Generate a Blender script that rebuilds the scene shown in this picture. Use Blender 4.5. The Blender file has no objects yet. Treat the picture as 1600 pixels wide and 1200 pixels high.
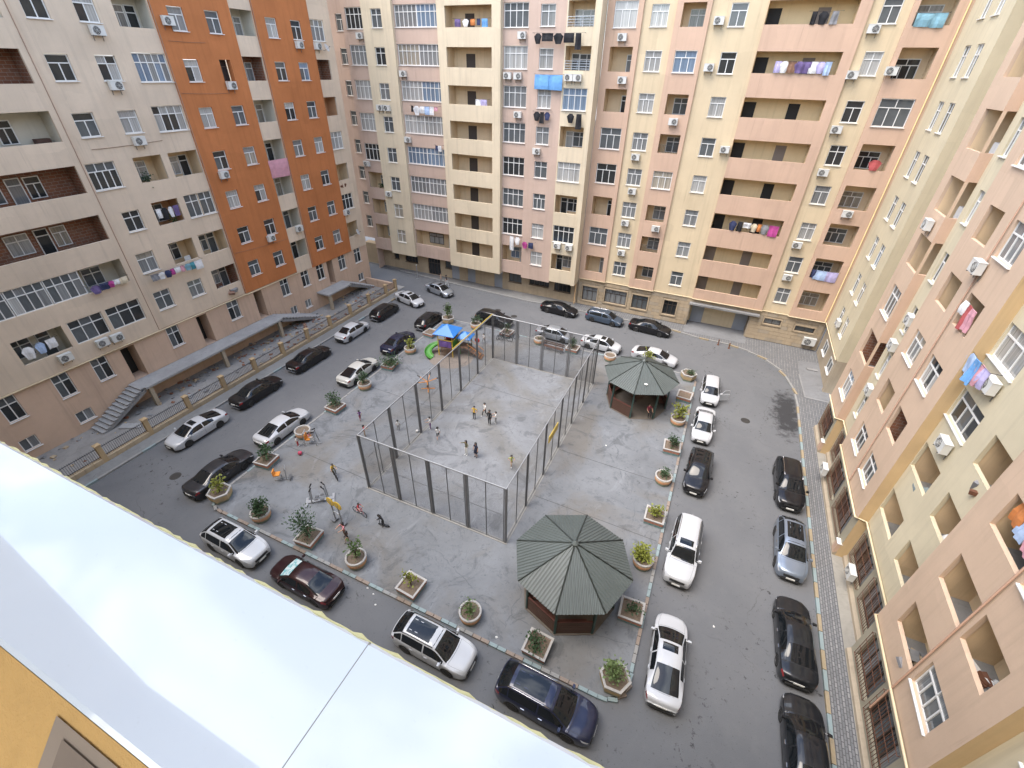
import bpy, bmesh, math, random
from math import sin, cos, pi, radians, sqrt, atan2, floor
from mathutils import Vector, Matrix
random.seed(11)
SC = bpy.context.scene
COL = SC.collection

# ---------------------------------------------------------------- camera
CAM_Z = 24.0
def cam_axes(yaw, pitch, roll):
    cy, sy, cp, sp = cos(yaw), sin(yaw), cos(pitch), sin(pitch)
    f = Vector((sy*cp, cy*cp, -sp)); r = Vector((cy, -sy, 0)); d = f.cross(r)
    cr, sr = cos(roll), sin(roll)
    return cr*r+sr*d, -sr*r+cr*d, f
_r, _d, _f = cam_axes(radians(-23.78), radians(34.66), radians(-1.35))
camd = bpy.data.cameras.new('camera'); cam = bpy.data.objects.new('camera', camd); COL.objects.link(cam)
camd.sensor_width = 36; camd.lens = 713/1600*36; camd.clip_start = 0.02; camd.clip_end = 2000
M = Matrix((( _r.x, -_d.x, -_f.x, 0), (_r.y, -_d.y, -_f.y, 0), (_r.z, -_d.z, -_f.z, CAM_Z), (0, 0, 0, 1)))
cam.matrix_world = M
SC.camera = cam

# ---------------------------------------------------------------- world, sun, exposure
SUN_EL, SUN_AZ = radians(64), radians(222)          # azimuth clockwise from +Y
W = bpy.data.worlds.new('World'); SC.world = W; W.use_nodes = True
wt = W.node_tree; wt.nodes.clear()
def wn(t): return wt.nodes.new(t)
wo = wn('ShaderNodeOutputWorld'); bg = wn('ShaderNodeBackground'); sky = wn('ShaderNodeTexSky')
sky.sky_type = 'NISHITA'; sky.sun_disc = False; sky.sun_elevation = SUN_EL; sky.sun_rotation = SUN_AZ
sky.air_density = 1.0; sky.dust_density = 1.5; sky.ozone_density = 1.2
tc = wn('ShaderNodeTexCoord'); sep = wn('ShaderNodeSeparateXYZ'); wt.links.new(tc.outputs['Generated'], sep.inputs[0])
mx = wn('ShaderNodeMath'); mx.operation = 'MAXIMUM'; mx.inputs[1].default_value = 0.12; wt.links.new(sep.outputs['Z'], mx.inputs[0])
vd = wn('ShaderNodeVectorMath'); vd.operation = 'DIVIDE'
cmb = wn('ShaderNodeCombineXYZ')
for k in range(3): wt.links.new(mx.outputs[0], cmb.inputs[k])
wt.links.new(tc.outputs['Generated'], vd.inputs[0]); wt.links.new(cmb.outputs[0], vd.inputs[1])
no = wn('ShaderNodeTexNoise'); no.inputs['Scale'].default_value = 1.25; no.inputs['Detail'].default_value = 9; no.inputs['Roughness'].default_value = 0.55
no.inputs['Distortion'].default_value = 0.6
wt.links.new(vd.outputs[0], no.inputs['Vector'])
cr = wn('ShaderNodeValToRGB'); cr.color_ramp.elements[0].position = 0.46; cr.color_ramp.elements[1].position = 0.64
wt.links.new(no.outputs['Fac'], cr.inputs[0])
mixw = wn('ShaderNodeMix'); mixw.data_type = 'RGBA'; mixw.inputs[7].default_value = (7.8, 8.3, 9.0, 1)
wt.links.new(cr.outputs[0], mixw.inputs[0]); wt.links.new(sky.outputs[0], mixw.inputs[6])
wt.links.new(mixw.outputs[2], bg.inputs[0]); bg.inputs[1].default_value = 0.13
wt.links.new(bg.outputs[0], wo.inputs[0])
sd = bpy.data.lights.new('sun', 'SUN'); sd.energy = 1.1; sd.angle = radians(40); sd.color = (1, 0.91, 0.80)
sun = bpy.data.objects.new('sun', sd); COL.objects.link(sun)
_sv = Vector((sin(SUN_AZ)*cos(SUN_EL), cos(SUN_AZ)*cos(SUN_EL), sin(SUN_EL)))
sun.rotation_euler = _sv.to_track_quat('Z', 'Y').to_euler(); sun.location = (0, 0, 80)
SC.view_settings.view_transform = 'Standard'; SC.view_settings.look = 'None'
SC.view_settings.exposure = 2.02; SC.view_settings.gamma = 1.0
SC.render.engine = 'CYCLES'
SC.cycles.use_denoising = True; SC.cycles.max_bounces = 6; SC.cycles.diffuse_bounces = 3; SC.cycles.transparent_max_bounces = 12
SC.cycles.caustics_reflective = False; SC.cycles.caustics_refractive = False

# ---------------------------------------------------------------- materials
MATS = {}
class NT:
    def __init__(s, name):
        s.m = bpy.data.materials.new(name); s.m.use_nodes = True; s.t = s.m.node_tree
        s.b = s.t.nodes['Principled BSDF']; s.o = s.t.nodes['Material Output']
    def n(s, typ, **kw):
        x = s.t.nodes.new(typ)
        for k, v in kw.items():
            if k in x.inputs: x.inputs[k].default_value = v
            else: setattr(x, k, v)
        return x
    def l(s, a, b): s.t.links.new(a, b)
    def pos(s, scale=(1, 1, 1)):
        g = s.n('ShaderNodeNewGeometry'); v = s.n('ShaderNodeVectorMath', operation='MULTIPLY'); v.inputs[1].default_value = scale
        s.l(g.outputs['Position'], v.inputs[0]); return v.outputs[0]
    def opos(s, scale=(1, 1, 1)):
        g = s.n('ShaderNodeTexCoord'); v = s.n('ShaderNodeVectorMath', operation='MULTIPLY'); v.inputs[1].default_value = scale
        s.l(g.outputs['Object'], v.inputs[0]); return v.outputs[0]
    def noise(s, vec, scale, detail=4, rough=0.5, dist=0.0):
        x = s.n('ShaderNodeTexNoise', Scale=scale, Detail=detail, Roughness=rough, Distortion=dist); s.l(vec, x.inputs['Vector']); return x.outputs['Fac']
    def ramp(s, fac, a, b, ca=(0, 0, 0, 1), cb=(1, 1, 1, 1)):
        r = s.n('ShaderNodeValToRGB'); e = r.color_ramp.elements
        e[0].position = a; e[1].position = b; e[0].color = ca; e[1].color = cb; s.l(fac, r.inputs[0]); return r.outputs[0]
    def mix(s, fac, a, b, blend='MIX'):
        x = s.n('ShaderNodeMix', data_type='RGBA', blend_type=blend)
        for i, v in ((0, fac), (6, a), (7, b)):
            if hasattr(v, 'is_output'): s.l(v, x.inputs[i])
            elif i == 0: x.inputs[0].default_value = v
            else: x.inputs[i].default_value = (*v, 1) if len(v) == 3 else v
        return x.outputs[2]
    def math(s, op, a, b=0.0):
        x = s.n('ShaderNodeMath', operation=op)
        for i, v in ((0, a), (1, b)):
            if hasattr(v, 'is_output'): s.l(v, x.inputs[i])
            else: x.inputs[i].default_value = v
        return x.outputs[0]
    def bump(s, h, strength=0.3, dist=0.02):
        x = s.n('ShaderNodeBump', Strength=strength, Distance=dist); s.l(h, x.inputs['Height']); s.l(x.outputs[0], s.b.inputs['Normal'])
    def col(s, c):
        if hasattr(c, 'is_output'): s.l(c, s.b.inputs['Base Color'])
        else: s.b.inputs['Base Color'].default_value = (*c, 1)

def sc(c, f): return tuple(max(0, min(1, x*f)) for x in c)
def plain(name, c, rough=0.6, metal=0.0, coat=0.0, var=0.08, vs=3.0, spec=0.5, obj=True):
    if name in MATS: return MATS[name]
    s = NT(name); v = s.opos() if obj else s.pos()
    if var: s.col(s.mix(s.noise(v, vs, 3), sc(c, 1-var), sc(c, 1+var)))
    else: s.col(c)
    s.b.inputs['Roughness'].default_value = rough; s.b.inputs['Metallic'].default_value = metal
    s.b.inputs['Coat Weight'].default_value = coat; s.b.inputs['Coat Roughness'].default_value = 0.05
    s.b.inputs['Specular IOR Level'].default_value = spec
    MATS[name] = s.m; return s.m
def stucco(name, c, streak=0.12, patch=0.1, c2=None):
    s = NT(name); p = s.pos()
    big = s.noise(p, 0.35, 5, 0.6); mid = s.noise(p, 2.2, 4, 0.6)
    base = s.mix(s.ramp(big, 0.3, 0.7), sc(c, 1-patch), sc(c, 1+patch*0.6))
    base = s.mix(s.math('MULTIPLY', s.ramp(mid, 0.45, 0.75), 0.35), base, sc(c, 1-patch*1.2))
    st = s.noise(s.pos((1.6, 1.6, 0.07)), 1.6, 5, 0.65)
    base = s.mix(s.math('MULTIPLY', s.ramp(st, 0.50, 0.72), streak*3.2), base, sc(c2 or c, 0.62))
    gq = s.n('ShaderNodeNewGeometry'); sq = s.n('ShaderNodeSeparateXYZ'); s.l(gq.outputs['Position'], sq.inputs[0]); cq = s.n('ShaderNodeCombineXYZ')
    s.l(s.math('ADD', sq.outputs['X'], sq.outputs['Y']), cq.inputs[0]); s.l(sq.outputs['Z'], cq.inputs[1])
    bq = s.n('ShaderNodeTexBrick', Scale=1.0); bq.inputs['Brick Width'].default_value = 2.3; bq.inputs['Row Height'].default_value = 1.62; bq.inputs['Mortar Size'].default_value = 0.006; bq.inputs['Mortar Smooth'].default_value = 1.0
    bq.inputs['Color1'].default_value = (0.93, 0.93, 0.93, 1); bq.inputs['Color2'].default_value = (1.04, 1.04, 1.04, 1); bq.inputs['Mortar'].default_value = (0.88, 0.88, 0.88, 1)
    wq = s.n('ShaderNodeVectorMath', operation='ADD'); s.l(cq.outputs[0], wq.inputs[0]); nq = s.n('ShaderNodeTexNoise', Scale=0.8, Detail=5); s.l(p, nq.inputs['Vector']); s.l(nq.outputs['Color'], wq.inputs[1]); s.l(wq.outputs[0], bq.inputs['Vector'])
    base = s.mix(s.ramp(s.noise(p, 0.23, 3), 0.4, 0.62), base, bq.outputs['Color'], 'MULTIPLY')
    drip = s.noise(s.pos((5, 5, 0.16)), 1.0, 4, 0.7); base = s.mix(s.math('MULTIPLY', s.math('MULTIPLY', s.ramp(drip, 0.58, 0.70), s.ramp(s.noise(p, 0.5, 3), 0.45, 0.6)), 0.35), base, sc(c2 or c, 0.55))
    spk = s.noise(p, 26, 2)
    base = s.mix(s.math('MULTIPLY', s.ramp(spk, 0.55, 0.8), 0.18), base, sc(c, 0.7))
    s.col(base); s.b.inputs['Roughness'].default_value = 0.9; s.b.inputs['Specular IOR Level'].default_value = 0.2
    s.bump(s.noise(p, 55, 3, 0.7), 0.45, 0.012)
    MATS[name] = s.m; return s.m
def asphalt():
    s = NT('asphalt'); p = s.pos()
    n1 = s.noise(p, 0.16, 6, 0.62, 0.4); n2 = s.noise(p, 1.1, 5, 0.7); n3 = s.noise(p, 38, 2)
    c = s.mix(s.ramp(n1, 0.32, 0.68), (0.112, 0.117, 0.125), (0.142, 0.146, 0.153))
    c = s.mix(s.math('MULTIPLY', s.ramp(n2, 0.5, 0.72), 0.35), c, (0.155, 0.157, 0.16))
    c = s.mix(s.math('MULTIPLY', s.ramp(n3, 0.5, 0.75), 0.4), c, (0.075, 0.077, 0.08))
    sp2 = s.noise(p, 7.5, 2, 0.5); c = s.mix(s.math('MULTIPLY', s.ramp(sp2, 0.66, 0.72), 0.5), c, (0.06, 0.06, 0.062))
    # dark oil drips and scuffs
    n4 = s.noise(p, 2.6, 3, 0.8, 0.3)
    gate = s.ramp(s.noise(p, 0.33, 2), 0.48, 0.60)
    c = s.mix(s.math('MULTIPLY', s.math('MULTIPLY', s.ramp(n4, 0.60, 0.68), gate), 0.85), c, (0.028, 0.028, 0.03))
    # damp dark stain by the bend of the kerb
    sub = s.n('ShaderNodeVectorMath', operation='SUBTRACT'); sub.inputs[1].default_value = (9.1, 38.2, 0); s.l(p, sub.inputs[0])
    ml = s.n('ShaderNodeVectorMath', operation='MULTIPLY'); ml.inputs[1].default_value = (0.75, 0.24, 0); s.l(sub.outputs[0], ml.inputs[0])
    ln = s.n('ShaderNodeVectorMath', operation='LENGTH'); s.l(ml.outputs[0], ln.inputs[0])
    w = s.math('ADD', ln.outputs['Value'], s.math('MULTIPLY', s.math('SUBTRACT', s.noise(p, 1.6, 6, 0.7), 0.5), 2.2))
    c = s.mix(s.math('MULTIPLY', s.ramp(w, 0.5, 0.95, (1, 1, 1, 1), (0, 0, 0, 1)), 0.85), c, (0.022, 0.022, 0.024))
    # hairline cracks
    vo = s.n('ShaderNodeTexVoronoi', feature='DISTANCE_TO_EDGE', Scale=0.11)
    wv = s.n('ShaderNodeVectorMath', operation='ADD'); s.l(p, wv.inputs[0])
    nz = s.n('ShaderNodeTexNoise', Scale=0.9, Detail=4); s.l(p, nz.inputs['Vector']); s.l(nz.outputs['Color'], wv.inputs[1]); s.l(wv.outputs[0], vo.inputs['Vector'])
    c = s.mix(s.math('MULTIPLY', s.math('MULTIPLY', s.ramp(vo.outputs['Distance'], 0.001, 0.003, (1, 1, 1, 1), (0, 0, 0, 1)), s.ramp(s.noise(p, 0.3, 3), 0.5, 0.6)), 0.5), c, (0.04, 0.04, 0.04))
    s.col(c); s.b.inputs['Roughness'].default_value = 0.85; s.b.inputs['Specular IOR Level'].default_value = 0.35
    s.bump(s.math('ADD', n3, s.math('MULTIPLY', n2, 0.6)), 0.5, 0.01)
    MATS['asphalt'] = s.m; return s.m
def concrete(name, c, scale=1.0, cracks=True, dirt=(0.1, 0.1, 0.1), bumpy=0.3, stain=None):
    s = NT(name); p = s.pos()
    n1 = s.noise(p, 0.22*scale, 6, 0.65, 0.8); n2 = s.noise(p, 1.3*scale, 6, 0.7, 0.4); n3 = s.noise(p, 30, 2)
    k = s.mix(s.ramp(n1, 0.3, 0.7), sc(c, 0.80), sc(c, 1.12))
    k = s.mix(s.math('MULTIPLY', s.ramp(n2, 0.5, 0.78), 0.5), k, sc(c, 0.66))
    k = s.mix(s.math('MULTIPLY', s.ramp(s.noise(s.pos((1, 1.4, 1)), 0.6*scale, 7, 0.75, 1.6), 0.54, 0.66), 0.45), k, sc(c, 0.55))
    k = s.mix(s.math('MULTIPLY', s.ramp(s.noise(p, 4.5, 4, 0.7), 0.62, 0.72), 0.45), k, dirt)
    k = s.mix(s.math('MULTIPLY', s.ramp(n3, 0.5, 0.8), 0.2), k, sc(c, 0.6))
    if stain:
        big = s.noise(p, 0.11, 5, 0.6, 1.2); k = s.mix(s.math('MULTIPLY', s.ramp(big, 0.47, 0.64), 0.65), k, stain)
        wet = s.noise(s.pos((1, 1, 1)), 0.34, 8, 0.72, 2.2); k = s.mix(s.math('MULTIPLY', s.ramp(wet, 0.54, 0.62), 0.55), k, sc(c, 0.42))
        pale = s.noise(s.pos((1.3, 0.8, 1)), 0.5, 6, 0.7, 1.0); k = s.mix(s.math('MULTIPLY', s.ramp(pale, 0.58, 0.7), 0.5), k, sc(c, 1.35))
        drip = s.noise(p, 3.2, 4, 0.8, 0.5); k = s.mix(s.math('MULTIPLY', s.ramp(drip, 0.60, 0.67), 0.6), k, sc(c, 0.38))
    if cracks:
        vo = s.n('ShaderNodeTexVoronoi', feature='DISTANCE_TO_EDGE', Scale=0.13*scale)
        wv = s.n('ShaderNodeVectorMath', operation='ADD'); s.l(p, wv.inputs[0])
        nz = s.n('ShaderNodeTexNoise', Scale=0.7, Detail=5); s.l(p, nz.inputs['Vector']); s.l(nz.outputs['Color'], wv.inputs[1]); s.l(wv.outputs[0], vo.inputs['Vector'])
        k = s.mix(s.math('MULTIPLY', s.math('MULTIPLY', s.ramp(vo.outputs['Distance'], 0.001, 0.004, (1, 1, 1, 1), (0, 0, 0, 1)), s.ramp(s.noise(p, 0.5, 3), 0.45, 0.6)), 0.6), k, sc(c, 0.4))
    s.col(k); s.b.inputs['Roughness'].default_value = 0.8; s.b.inputs['Specular IOR Level'].default_value = 0.3
    s.bump(s.math('ADD', n2, s.math('MULTIPLY', n3, 0.4)), bumpy, 0.015)
    MATS[name] = s.m; return s.m
def brickwork(name, c1, c2, mortar, sx=1.0):
    s = NT(name); g = s.n('ShaderNodeNewGeometry'); sp = s.n('ShaderNodeSeparateXYZ'); s.l(g.outputs['Position'], sp.inputs[0])
    cb = s.n('ShaderNodeCombineXYZ'); s.l(s.math('ADD', sp.outputs['X'], sp.outputs['Y']), cb.inputs[0]); s.l(sp.outputs['Z'], cb.inputs[1])
    b = s.n('ShaderNodeTexBrick', Scale=1.0); b.inputs['Brick Width'].default_value = 0.40*sx; b.inputs['Row Height'].default_value = 0.2*sx
    b.inputs['Mortar Size'].default_value = 0.012; b.inputs['Color1'].default_value = (*c1, 1); b.inputs['Color2'].default_value = (*c2, 1); b.inputs['Mortar'].default_value = (*mortar, 1)
    s.l(cb.outputs[0], b.inputs['Vector'])
    n = s.noise(s.pos(), 1.5, 5, 0.7)
    s.col(s.mix(s.math('MULTIPLY', s.ramp(n, 0.5, 0.7), 0.5), b.outputs['Color'], sc(mortar, 0.8))); s.b.inputs['Roughness'].default_value = 0.95
    s.bump(b.outputs['Fac'], -0.5, 0.02); MATS[name] = s.m; return s.m
def pavers():
    s = NT('paving_bricks'); p = s.pos()
    sp = s.n('ShaderNodeSeparateXYZ'); s.l(p, sp.inputs[0]); cb = s.n('ShaderNodeCombineXYZ'); s.l(sp.outputs['Y'], cb.inputs[0]); s.l(sp.outputs['X'], cb.inputs[1])
    b = s.n('ShaderNodeTexBrick', Scale=1.0); b.inputs['Brick Width'].default_value = 0.26; b.inputs['Row Height'].default_value = 0.125
    b.inputs['Mortar Size'].default_value = 0.018; b.inputs['Color1'].default_value = (0.17, 0.175, 0.18, 1); b.inputs['Color2'].default_value = (0.235, 0.235, 0.235, 1); b.inputs['Mortar'].default_value = (0.07, 0.07, 0.075, 1)
    s.l(cb.outputs[0], b.inputs['Vector'])
    n = s.noise(p, 0.8, 5, 0.7)
    st = s.math('LESS_THAN', s.math('FRACT', s.math('MULTIPLY', sp.outputs['X'], 4.0)), .42)
    k = s.mix(s.math('MULTIPLY', st, .5), b.outputs['Color'], (.11, .115, .12))
    s.col(s.mix(s.math('MULTIPLY', s.ramp(n, 0.45, 0.7), 0.4), k, (0.1, 0.1, 0.1))); s.b.inputs['Roughness'].default_value = 0.85
    s.bump(b.outputs['Fac'], -0.5, 0.01); MATS['pavers'] = s.m; return s.m
def paint(name, c, metal=0.0, rough=0.32):
    if name in MATS: return MATS[name]
    s = NT(name); p = s.pos()
    dust = s.ramp(s.noise(s.opos(), 2.5, 4, 0.6), 0.4, 0.75)
    s.col(s.mix(s.math('MULTIPLY', dust, 0.12 if sum(c) > 0.6 else 0.02), c, (0.35, 0.33, 0.3)))
    s.l(s.math('ADD', s.math('MULTIPLY', dust, 0.15), rough), s.b.inputs['Roughness'])
    s.b.inputs['Metallic'].default_value = metal
    s.b.inputs['Coat Weight'].default_value = 0.8 if sum(c) > 0.6 else 0.65; s.b.inputs['Coat Roughness'].default_value = 0.05
    s.b.inputs['Specular IOR Level'].default_value = 0.5 if sum(c) > 0.6 else 0.25
    MATS[name] = s.m; return s.m
def curtain(name, c, stripes):
    s = NT(name); p = s.pos()
    inf = s.n('ShaderNodeObjectInfo')
    v = s.n('ShaderNodeVectorMath', operation='MULTIPLY'); v.inputs[1].default_value = (stripes, stripes, 0.12); s.l(p, v.inputs[0])
    n = s.noise(v.outputs[0], 1.0, 2, 0.5)
    k = s.mix(s.ramp(n, 0.3, 0.7), sc(c, 0.55), sc(c, 1.1))
    k = s.mix(s.math('MULTIPLY', inf.outputs['Random'], 0.45), k, sc(c, 0.3))
    s.col(k); s.b.inputs['Roughness'].default_value = 0.06; s.b.inputs['Specular IOR Level'].default_value = 0.6
    MATS[name] = s.m; return s.m
def bands(name, levels, soft=0.03):
    """weathered paint in horizontal bands of the object's own height"""
    s = NT(name); g = s.n('ShaderNodeTexCoord'); sp = s.n('ShaderNodeSeparateXYZ'); s.l(g.outputs['Object'], sp.inputs[0])
    h = s.math('ADD', sp.outputs['Z'], s.math('MULTIPLY', s.math('SUBTRACT', s.noise(g.outputs['Object'], 5, 4), 0.5), soft*2))
    k = levels[0][1]
    for z, c in levels[1:]:
        k = s.mix(s.ramp(h, max(0, z-0.01), min(1, z+0.01)), k, c)
    n = s.noise(g.outputs['Object'], 6, 5, 0.75)
    k = s.mix(s.math('MULTIPLY', s.ramp(n, 0.52, 0.62), 0.55), k, (0.36, 0.34, 0.31))
    k = s.mix(s.math('MULTIPLY', s.ramp(s.noise(g.outputs['Object'], 2.5, 4), 0.5, 0.7), 0.35), k, (0.16, 0.15, 0.14))
    s.col(k); s.b.inputs['Roughness'].default_value = 0.85; s.bump(n, 0.3, 0.02); MATS[name] = s.m; return s.m
def leafmat(name, c):
    s = NT(name); p = s.pos()
    s.col(s.mix(s.noise(p, 9, 2), sc(c, 0.6), sc(c, 1.4))); s.b.inputs['Roughness'].default_value = 0.5
    s.b.inputs['Specular IOR Level'].default_value = 0.35; MATS[name] = s.m; return s.m

CREAM = stucco('cream_stucco', (0.65, 0.53, 0.405), 0.10, 0.10)
CREAM_L = stucco('lower_cream_stucco', (0.58, 0.42, 0.31), 0.12, 0.10)
ORANGE = stucco('orange_stucco', (0.48, 0.18, 0.068), 0.13, 0.13)
YEL_B = stucco('pale_yellow_stucco', (0.65, 0.555, 0.405), 0.12, 0.07)
PINK_B = stucco('dusty_pink_stucco', (0.53, 0.40, 0.325), 0.08, 0.07)
YEL_C = stucco('warm_yellow_stucco', (0.63, 0.515, 0.345), 0.10, 0.07)
ORG_C = stucco('salmon_stucco', (0.57, 0.40, 0.295), 0.08, 0.07)
YEL_D = stucco('light_yellow_stucco', (0.61, 0.54, 0.385), 0.10, 0.08)
PINK_D = stucco('pale_pink_stucco', (0.595, 0.445, 0.325), 0.08, 0.07)
SHADE_D = stucco('shaded_side_stucco', (0.58, 0.42, 0.235), 0.10, 0.1)  # sides of the pink bays: their warm shaded look put into the colour
WALL_E = stucco('balcony_ochre_render', (0.56, 0.31, 0.10), 0.04, 0.1)
INT_C = stucco('loggia_plaster', (0.74, 0.565, 0.36), 0.12, 0.1)
INT_L = stucco('long_balcony_plaster', (0.78, 0.60, 0.35), 0.1, 0.08)
INT_W = stucco('white_plaster', (0.62, 0.58, 0.48), 0.08, 0.06)
INT_O = stucco('peach_plaster', (0.55, 0.31, 0.17), 0.08, 0.06)
BASE_D = stucco('grey_beige_base', (0.38, 0.345, 0.26), 0.14, 0.12)
STONE = stucco('limestone', (0.44, 0.35, 0.24), 0.12, 0.16)
STONE2 = stucco('limestone_grey', (0.40, 0.335, 0.25), 0.14, 0.16)
BRICK = brickwork('bare_brick', (0.26, 0.105, 0.055), (0.20, 0.085, 0.05), (0.30, 0.25, 0.20))
ASPH = asphalt()
PLAZA = concrete('plaza_concrete', (0.176, 0.188, 0.203), 1.0, stain=(0.145, 0.13, 0.108))
CONC = concrete('grey_concrete', (0.25, 0.25, 0.25), 1.6, False)
SLAB = concrete('slab_concrete', (0.36, 0.36, 0.355), 1.5, False)
APRON = concrete('apron_concrete', (0.20, 0.205, 0.212), 1.6, True)
YARD = concrete('yard_concrete', (0.29, 0.28, 0.265), 1.6, True, (0.16, 0.13, 0.10), 0.8)
PAVE = pavers()
PVC = plain('white_pvc', (0.72, 0.72, 0.70), 0.35, 0, 0, 0.05)
BROWNF = plain('brown_frame', (0.06, 0.045, 0.035), 0.5)
GREYDOOR = plain('grey_steel_door', (0.27, 0.29, 0.32), 0.45)
DARK = plain('dark_void', (0.015, 0.014, 0.013), 0.7)
PANES = [plain('pane_dark', (0.03, 0.033, 0.035), 0.06, var=0.3), plain('pane_slate', (0.095, 0.105, 0.11), 0.05, var=0.3),
         curtain('pane_curtain', (0.46, 0.46, 0.44), 16), curtain('pane_curtain_cream', (0.42, 0.38, 0.31), 11), curtain('pane_blue_curtain', (0.22, 0.30, 0.40), 13), curtain('pane_net', (0.27, 0.28, 0.28), 22)]
ACW = plain('ac_white', (0.60, 0.60, 0.57), 0.45, var=0.1)
ACD = plain('ac_fan_black', (0.03, 0.03, 0.03), 0.5)
STEEL = plain('grey_steel', (0.17, 0.175, 0.18), 0.4, 0.6, var=0.2)
GALV = plain('galvanised_pipe', (0.32, 0.33, 0.345), 0.5, 0.4)
BLACKM = plain('black_metal', (0.02, 0.02, 0.022), 0.45)
GASP = plain('gas_pipe_cream', (0.62, 0.52, 0.34), 0.45)
PIPEB = plain('brown_pipe', (0.27, 0.16, 0.105), 0.5)
RUST = plain('rusty_iron', (0.13, 0.055, 0.03), 0.8, var=0.35, vs=9)
SKIN = plain('skin', (0.42, 0.24, 0.16), 0.55)
HAIR = plain('dark_hair', (0.012, 0.01, 0.009), 0.5)
SOIL = plain('soil', (0.15, 0.115, 0.085), 0.95, var=0.35, vs=12)
KBLUE = bands('kerb_blue', [(0, (0.22, 0.285, 0.295))]); KYEL = bands('kerb_yellow', [(0, (0.30, 0.24, 0.15))]); KGREY = bands('kerb_grey', [(0, (0.24, 0.24, 0.235))]); KRUST = bands('kerb_rust', [(0, (0.235, 0.185, 0.15))])
RUBBER = plain('tyre_rubber', (0.018, 0.018, 0.018), 0.8); RIM = plain('alloy_rim', (0.32, 0.32, 0.33), 0.35, 0.8); RIMD = plain('dark_rim', (0.06, 0.06, 0.065), 0.4, 0.6)
CGLASS = plain('car_glass', (0.008, 0.010, 0.012), 0.03, var=0, spec=0.5, coat=0.0)
CBLACK = plain('car_black_plastic', (0.02, 0.02, 0.02), 0.5)
LAMP = plain('headlamp', (0.5, 0.52, 0.55), 0.1, 0.3, 1.0, 0.1); TAIL = plain('tail_lamp', (0.22, 0.008, 0.01), 0.15, 0, 1.0, 0.1)
PLATE = plain('number_plate', (0.75, 0.75, 0.72), 0.4); CHROME = plain('chrome', (0.6, 0.6, 0.62), 0.15, 1.0)
WOODB = plain('brown_timber', (0.085, 0.045, 0.032), 0.65, var=0.35, vs=6); GREENM = plain('green_post', (0.035, 0.07, 0.06), 0.5)
ROOFG = plain('grey_green_sheet', (0.082, 0.097, 0.093), 0.5, 0.0, var=0.14, vs=1.4)
TIMBER = brickwork('log_wall', (0.17, 0.075, 0.045), (0.10, 0.05, 0.035), (0.05, 0.03, 0.025), 0.7)

# ---------------------------------------------------------------- mesh helpers
class MB:
    def __init__(s): s.v = []; s.f = []; s.mi = []; s.cur = 0
    def add(s, vs, fs):
        o = len(s.v); s.v += [tuple(v) for v in vs]
        for f in fs: s.f.append(tuple(i+o for i in f)); s.mi.append(s.cur)
        return s
    def quad(s, a, b, c, d): return s.add([a, b, c, d], [(0, 1, 2, 3)])
    def box(s, x0, x1, y0, y1, z0, z1):
        return s.add([(x0, y0, z0), (x1, y0, z0), (x1, y1, z0), (x0, y1, z0), (x0, y0, z1), (x1, y0, z1), (x1, y1, z1), (x0, y1, z1)],
                     [(0, 3, 2, 1), (4, 5, 6, 7), (0, 1, 5, 4), (1, 2, 6, 5), (2, 3, 7, 6), (3, 0, 4, 7)])
    def tube(s, pts, r, n=8, cap=True):
        pts = [Vector(p) for p in pts]; rs = r if isinstance(r, (list, tuple)) else [r]*len(pts)
        ring = []; ref = None
        for i, p in enumerate(pts):
            t = (pts[min(i+1, len(pts)-1)]-pts[max(i-1, 0)]).normalized()
            if ref is None:
                ref = Vector((0, 0, 1)) if abs(t.z) < 0.9 else Vector((1, 0, 0))
            a = t.cross(ref).normalized(); b = t.cross(a).normalized(); ref = -b if False else ref
            ring.append([p+(a*cos(2*pi*k/n)+b*sin(2*pi*k/n))*rs[i] for k in range(n)])
        vs = [v for rg in ring for v in rg]; fs = []
        for i in range(len(pts)-1):
            for k in range(n): fs.append((i*n+k, i*n+(k+1) % n, (i+1)*n+(k+1) % n, (i+1)*n+k))
        if cap: fs += [tuple(range(n)), tuple(range((len(pts)-1)*n, len(pts)*n))]
        return s.add(vs, fs)
    def lathe(s, prof, n=16, cx=0, cy=0, axis='z', cap=True):
        vs = []; fs = []
        for (r, z) in prof:
            for k in range(n):
                a = 2*pi*k/n; x, y = r*cos(a), r*sin(a)
                vs.append((cx+x, cy+y, z) if axis == 'z' else (cx+x, z, cy+y))
        m = len(prof)
        for i in range(m-1):
            for k in range(n): fs.append((i*n+k, i*n+(k+1) % n, (i+1)*n+(k+1) % n, (i+1)*n+k))
        if cap and prof[0][0] > 1e-6: fs.append(tuple(range(n)))
        if cap and prof[-1][0] > 1e-6: fs.append(tuple(range((m-1)*n, m*n)))
        return s.add(vs, fs)
    def prism(s, poly, z0, z1):
        n = len(poly); vs = [(x, y, z0) for x, y in poly]+[(x, y, z1) for x, y in poly]
        fs = [tuple(range(n))[::-1], tuple(range(n, 2*n))]+[(i, (i+1) % n, n+(i+1) % n, n+i) for i in range(n)]
        return s.add(vs, fs)
    def mesh(s, name, smooth=False):
        me = bpy.data.meshes.new(name); me.from_pydata(s.v, [], s.f)
        for p, i in zip(me.polygons, s.mi): p.material_index = i; p.use_smooth = smooth
        me.update(); return me
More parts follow.
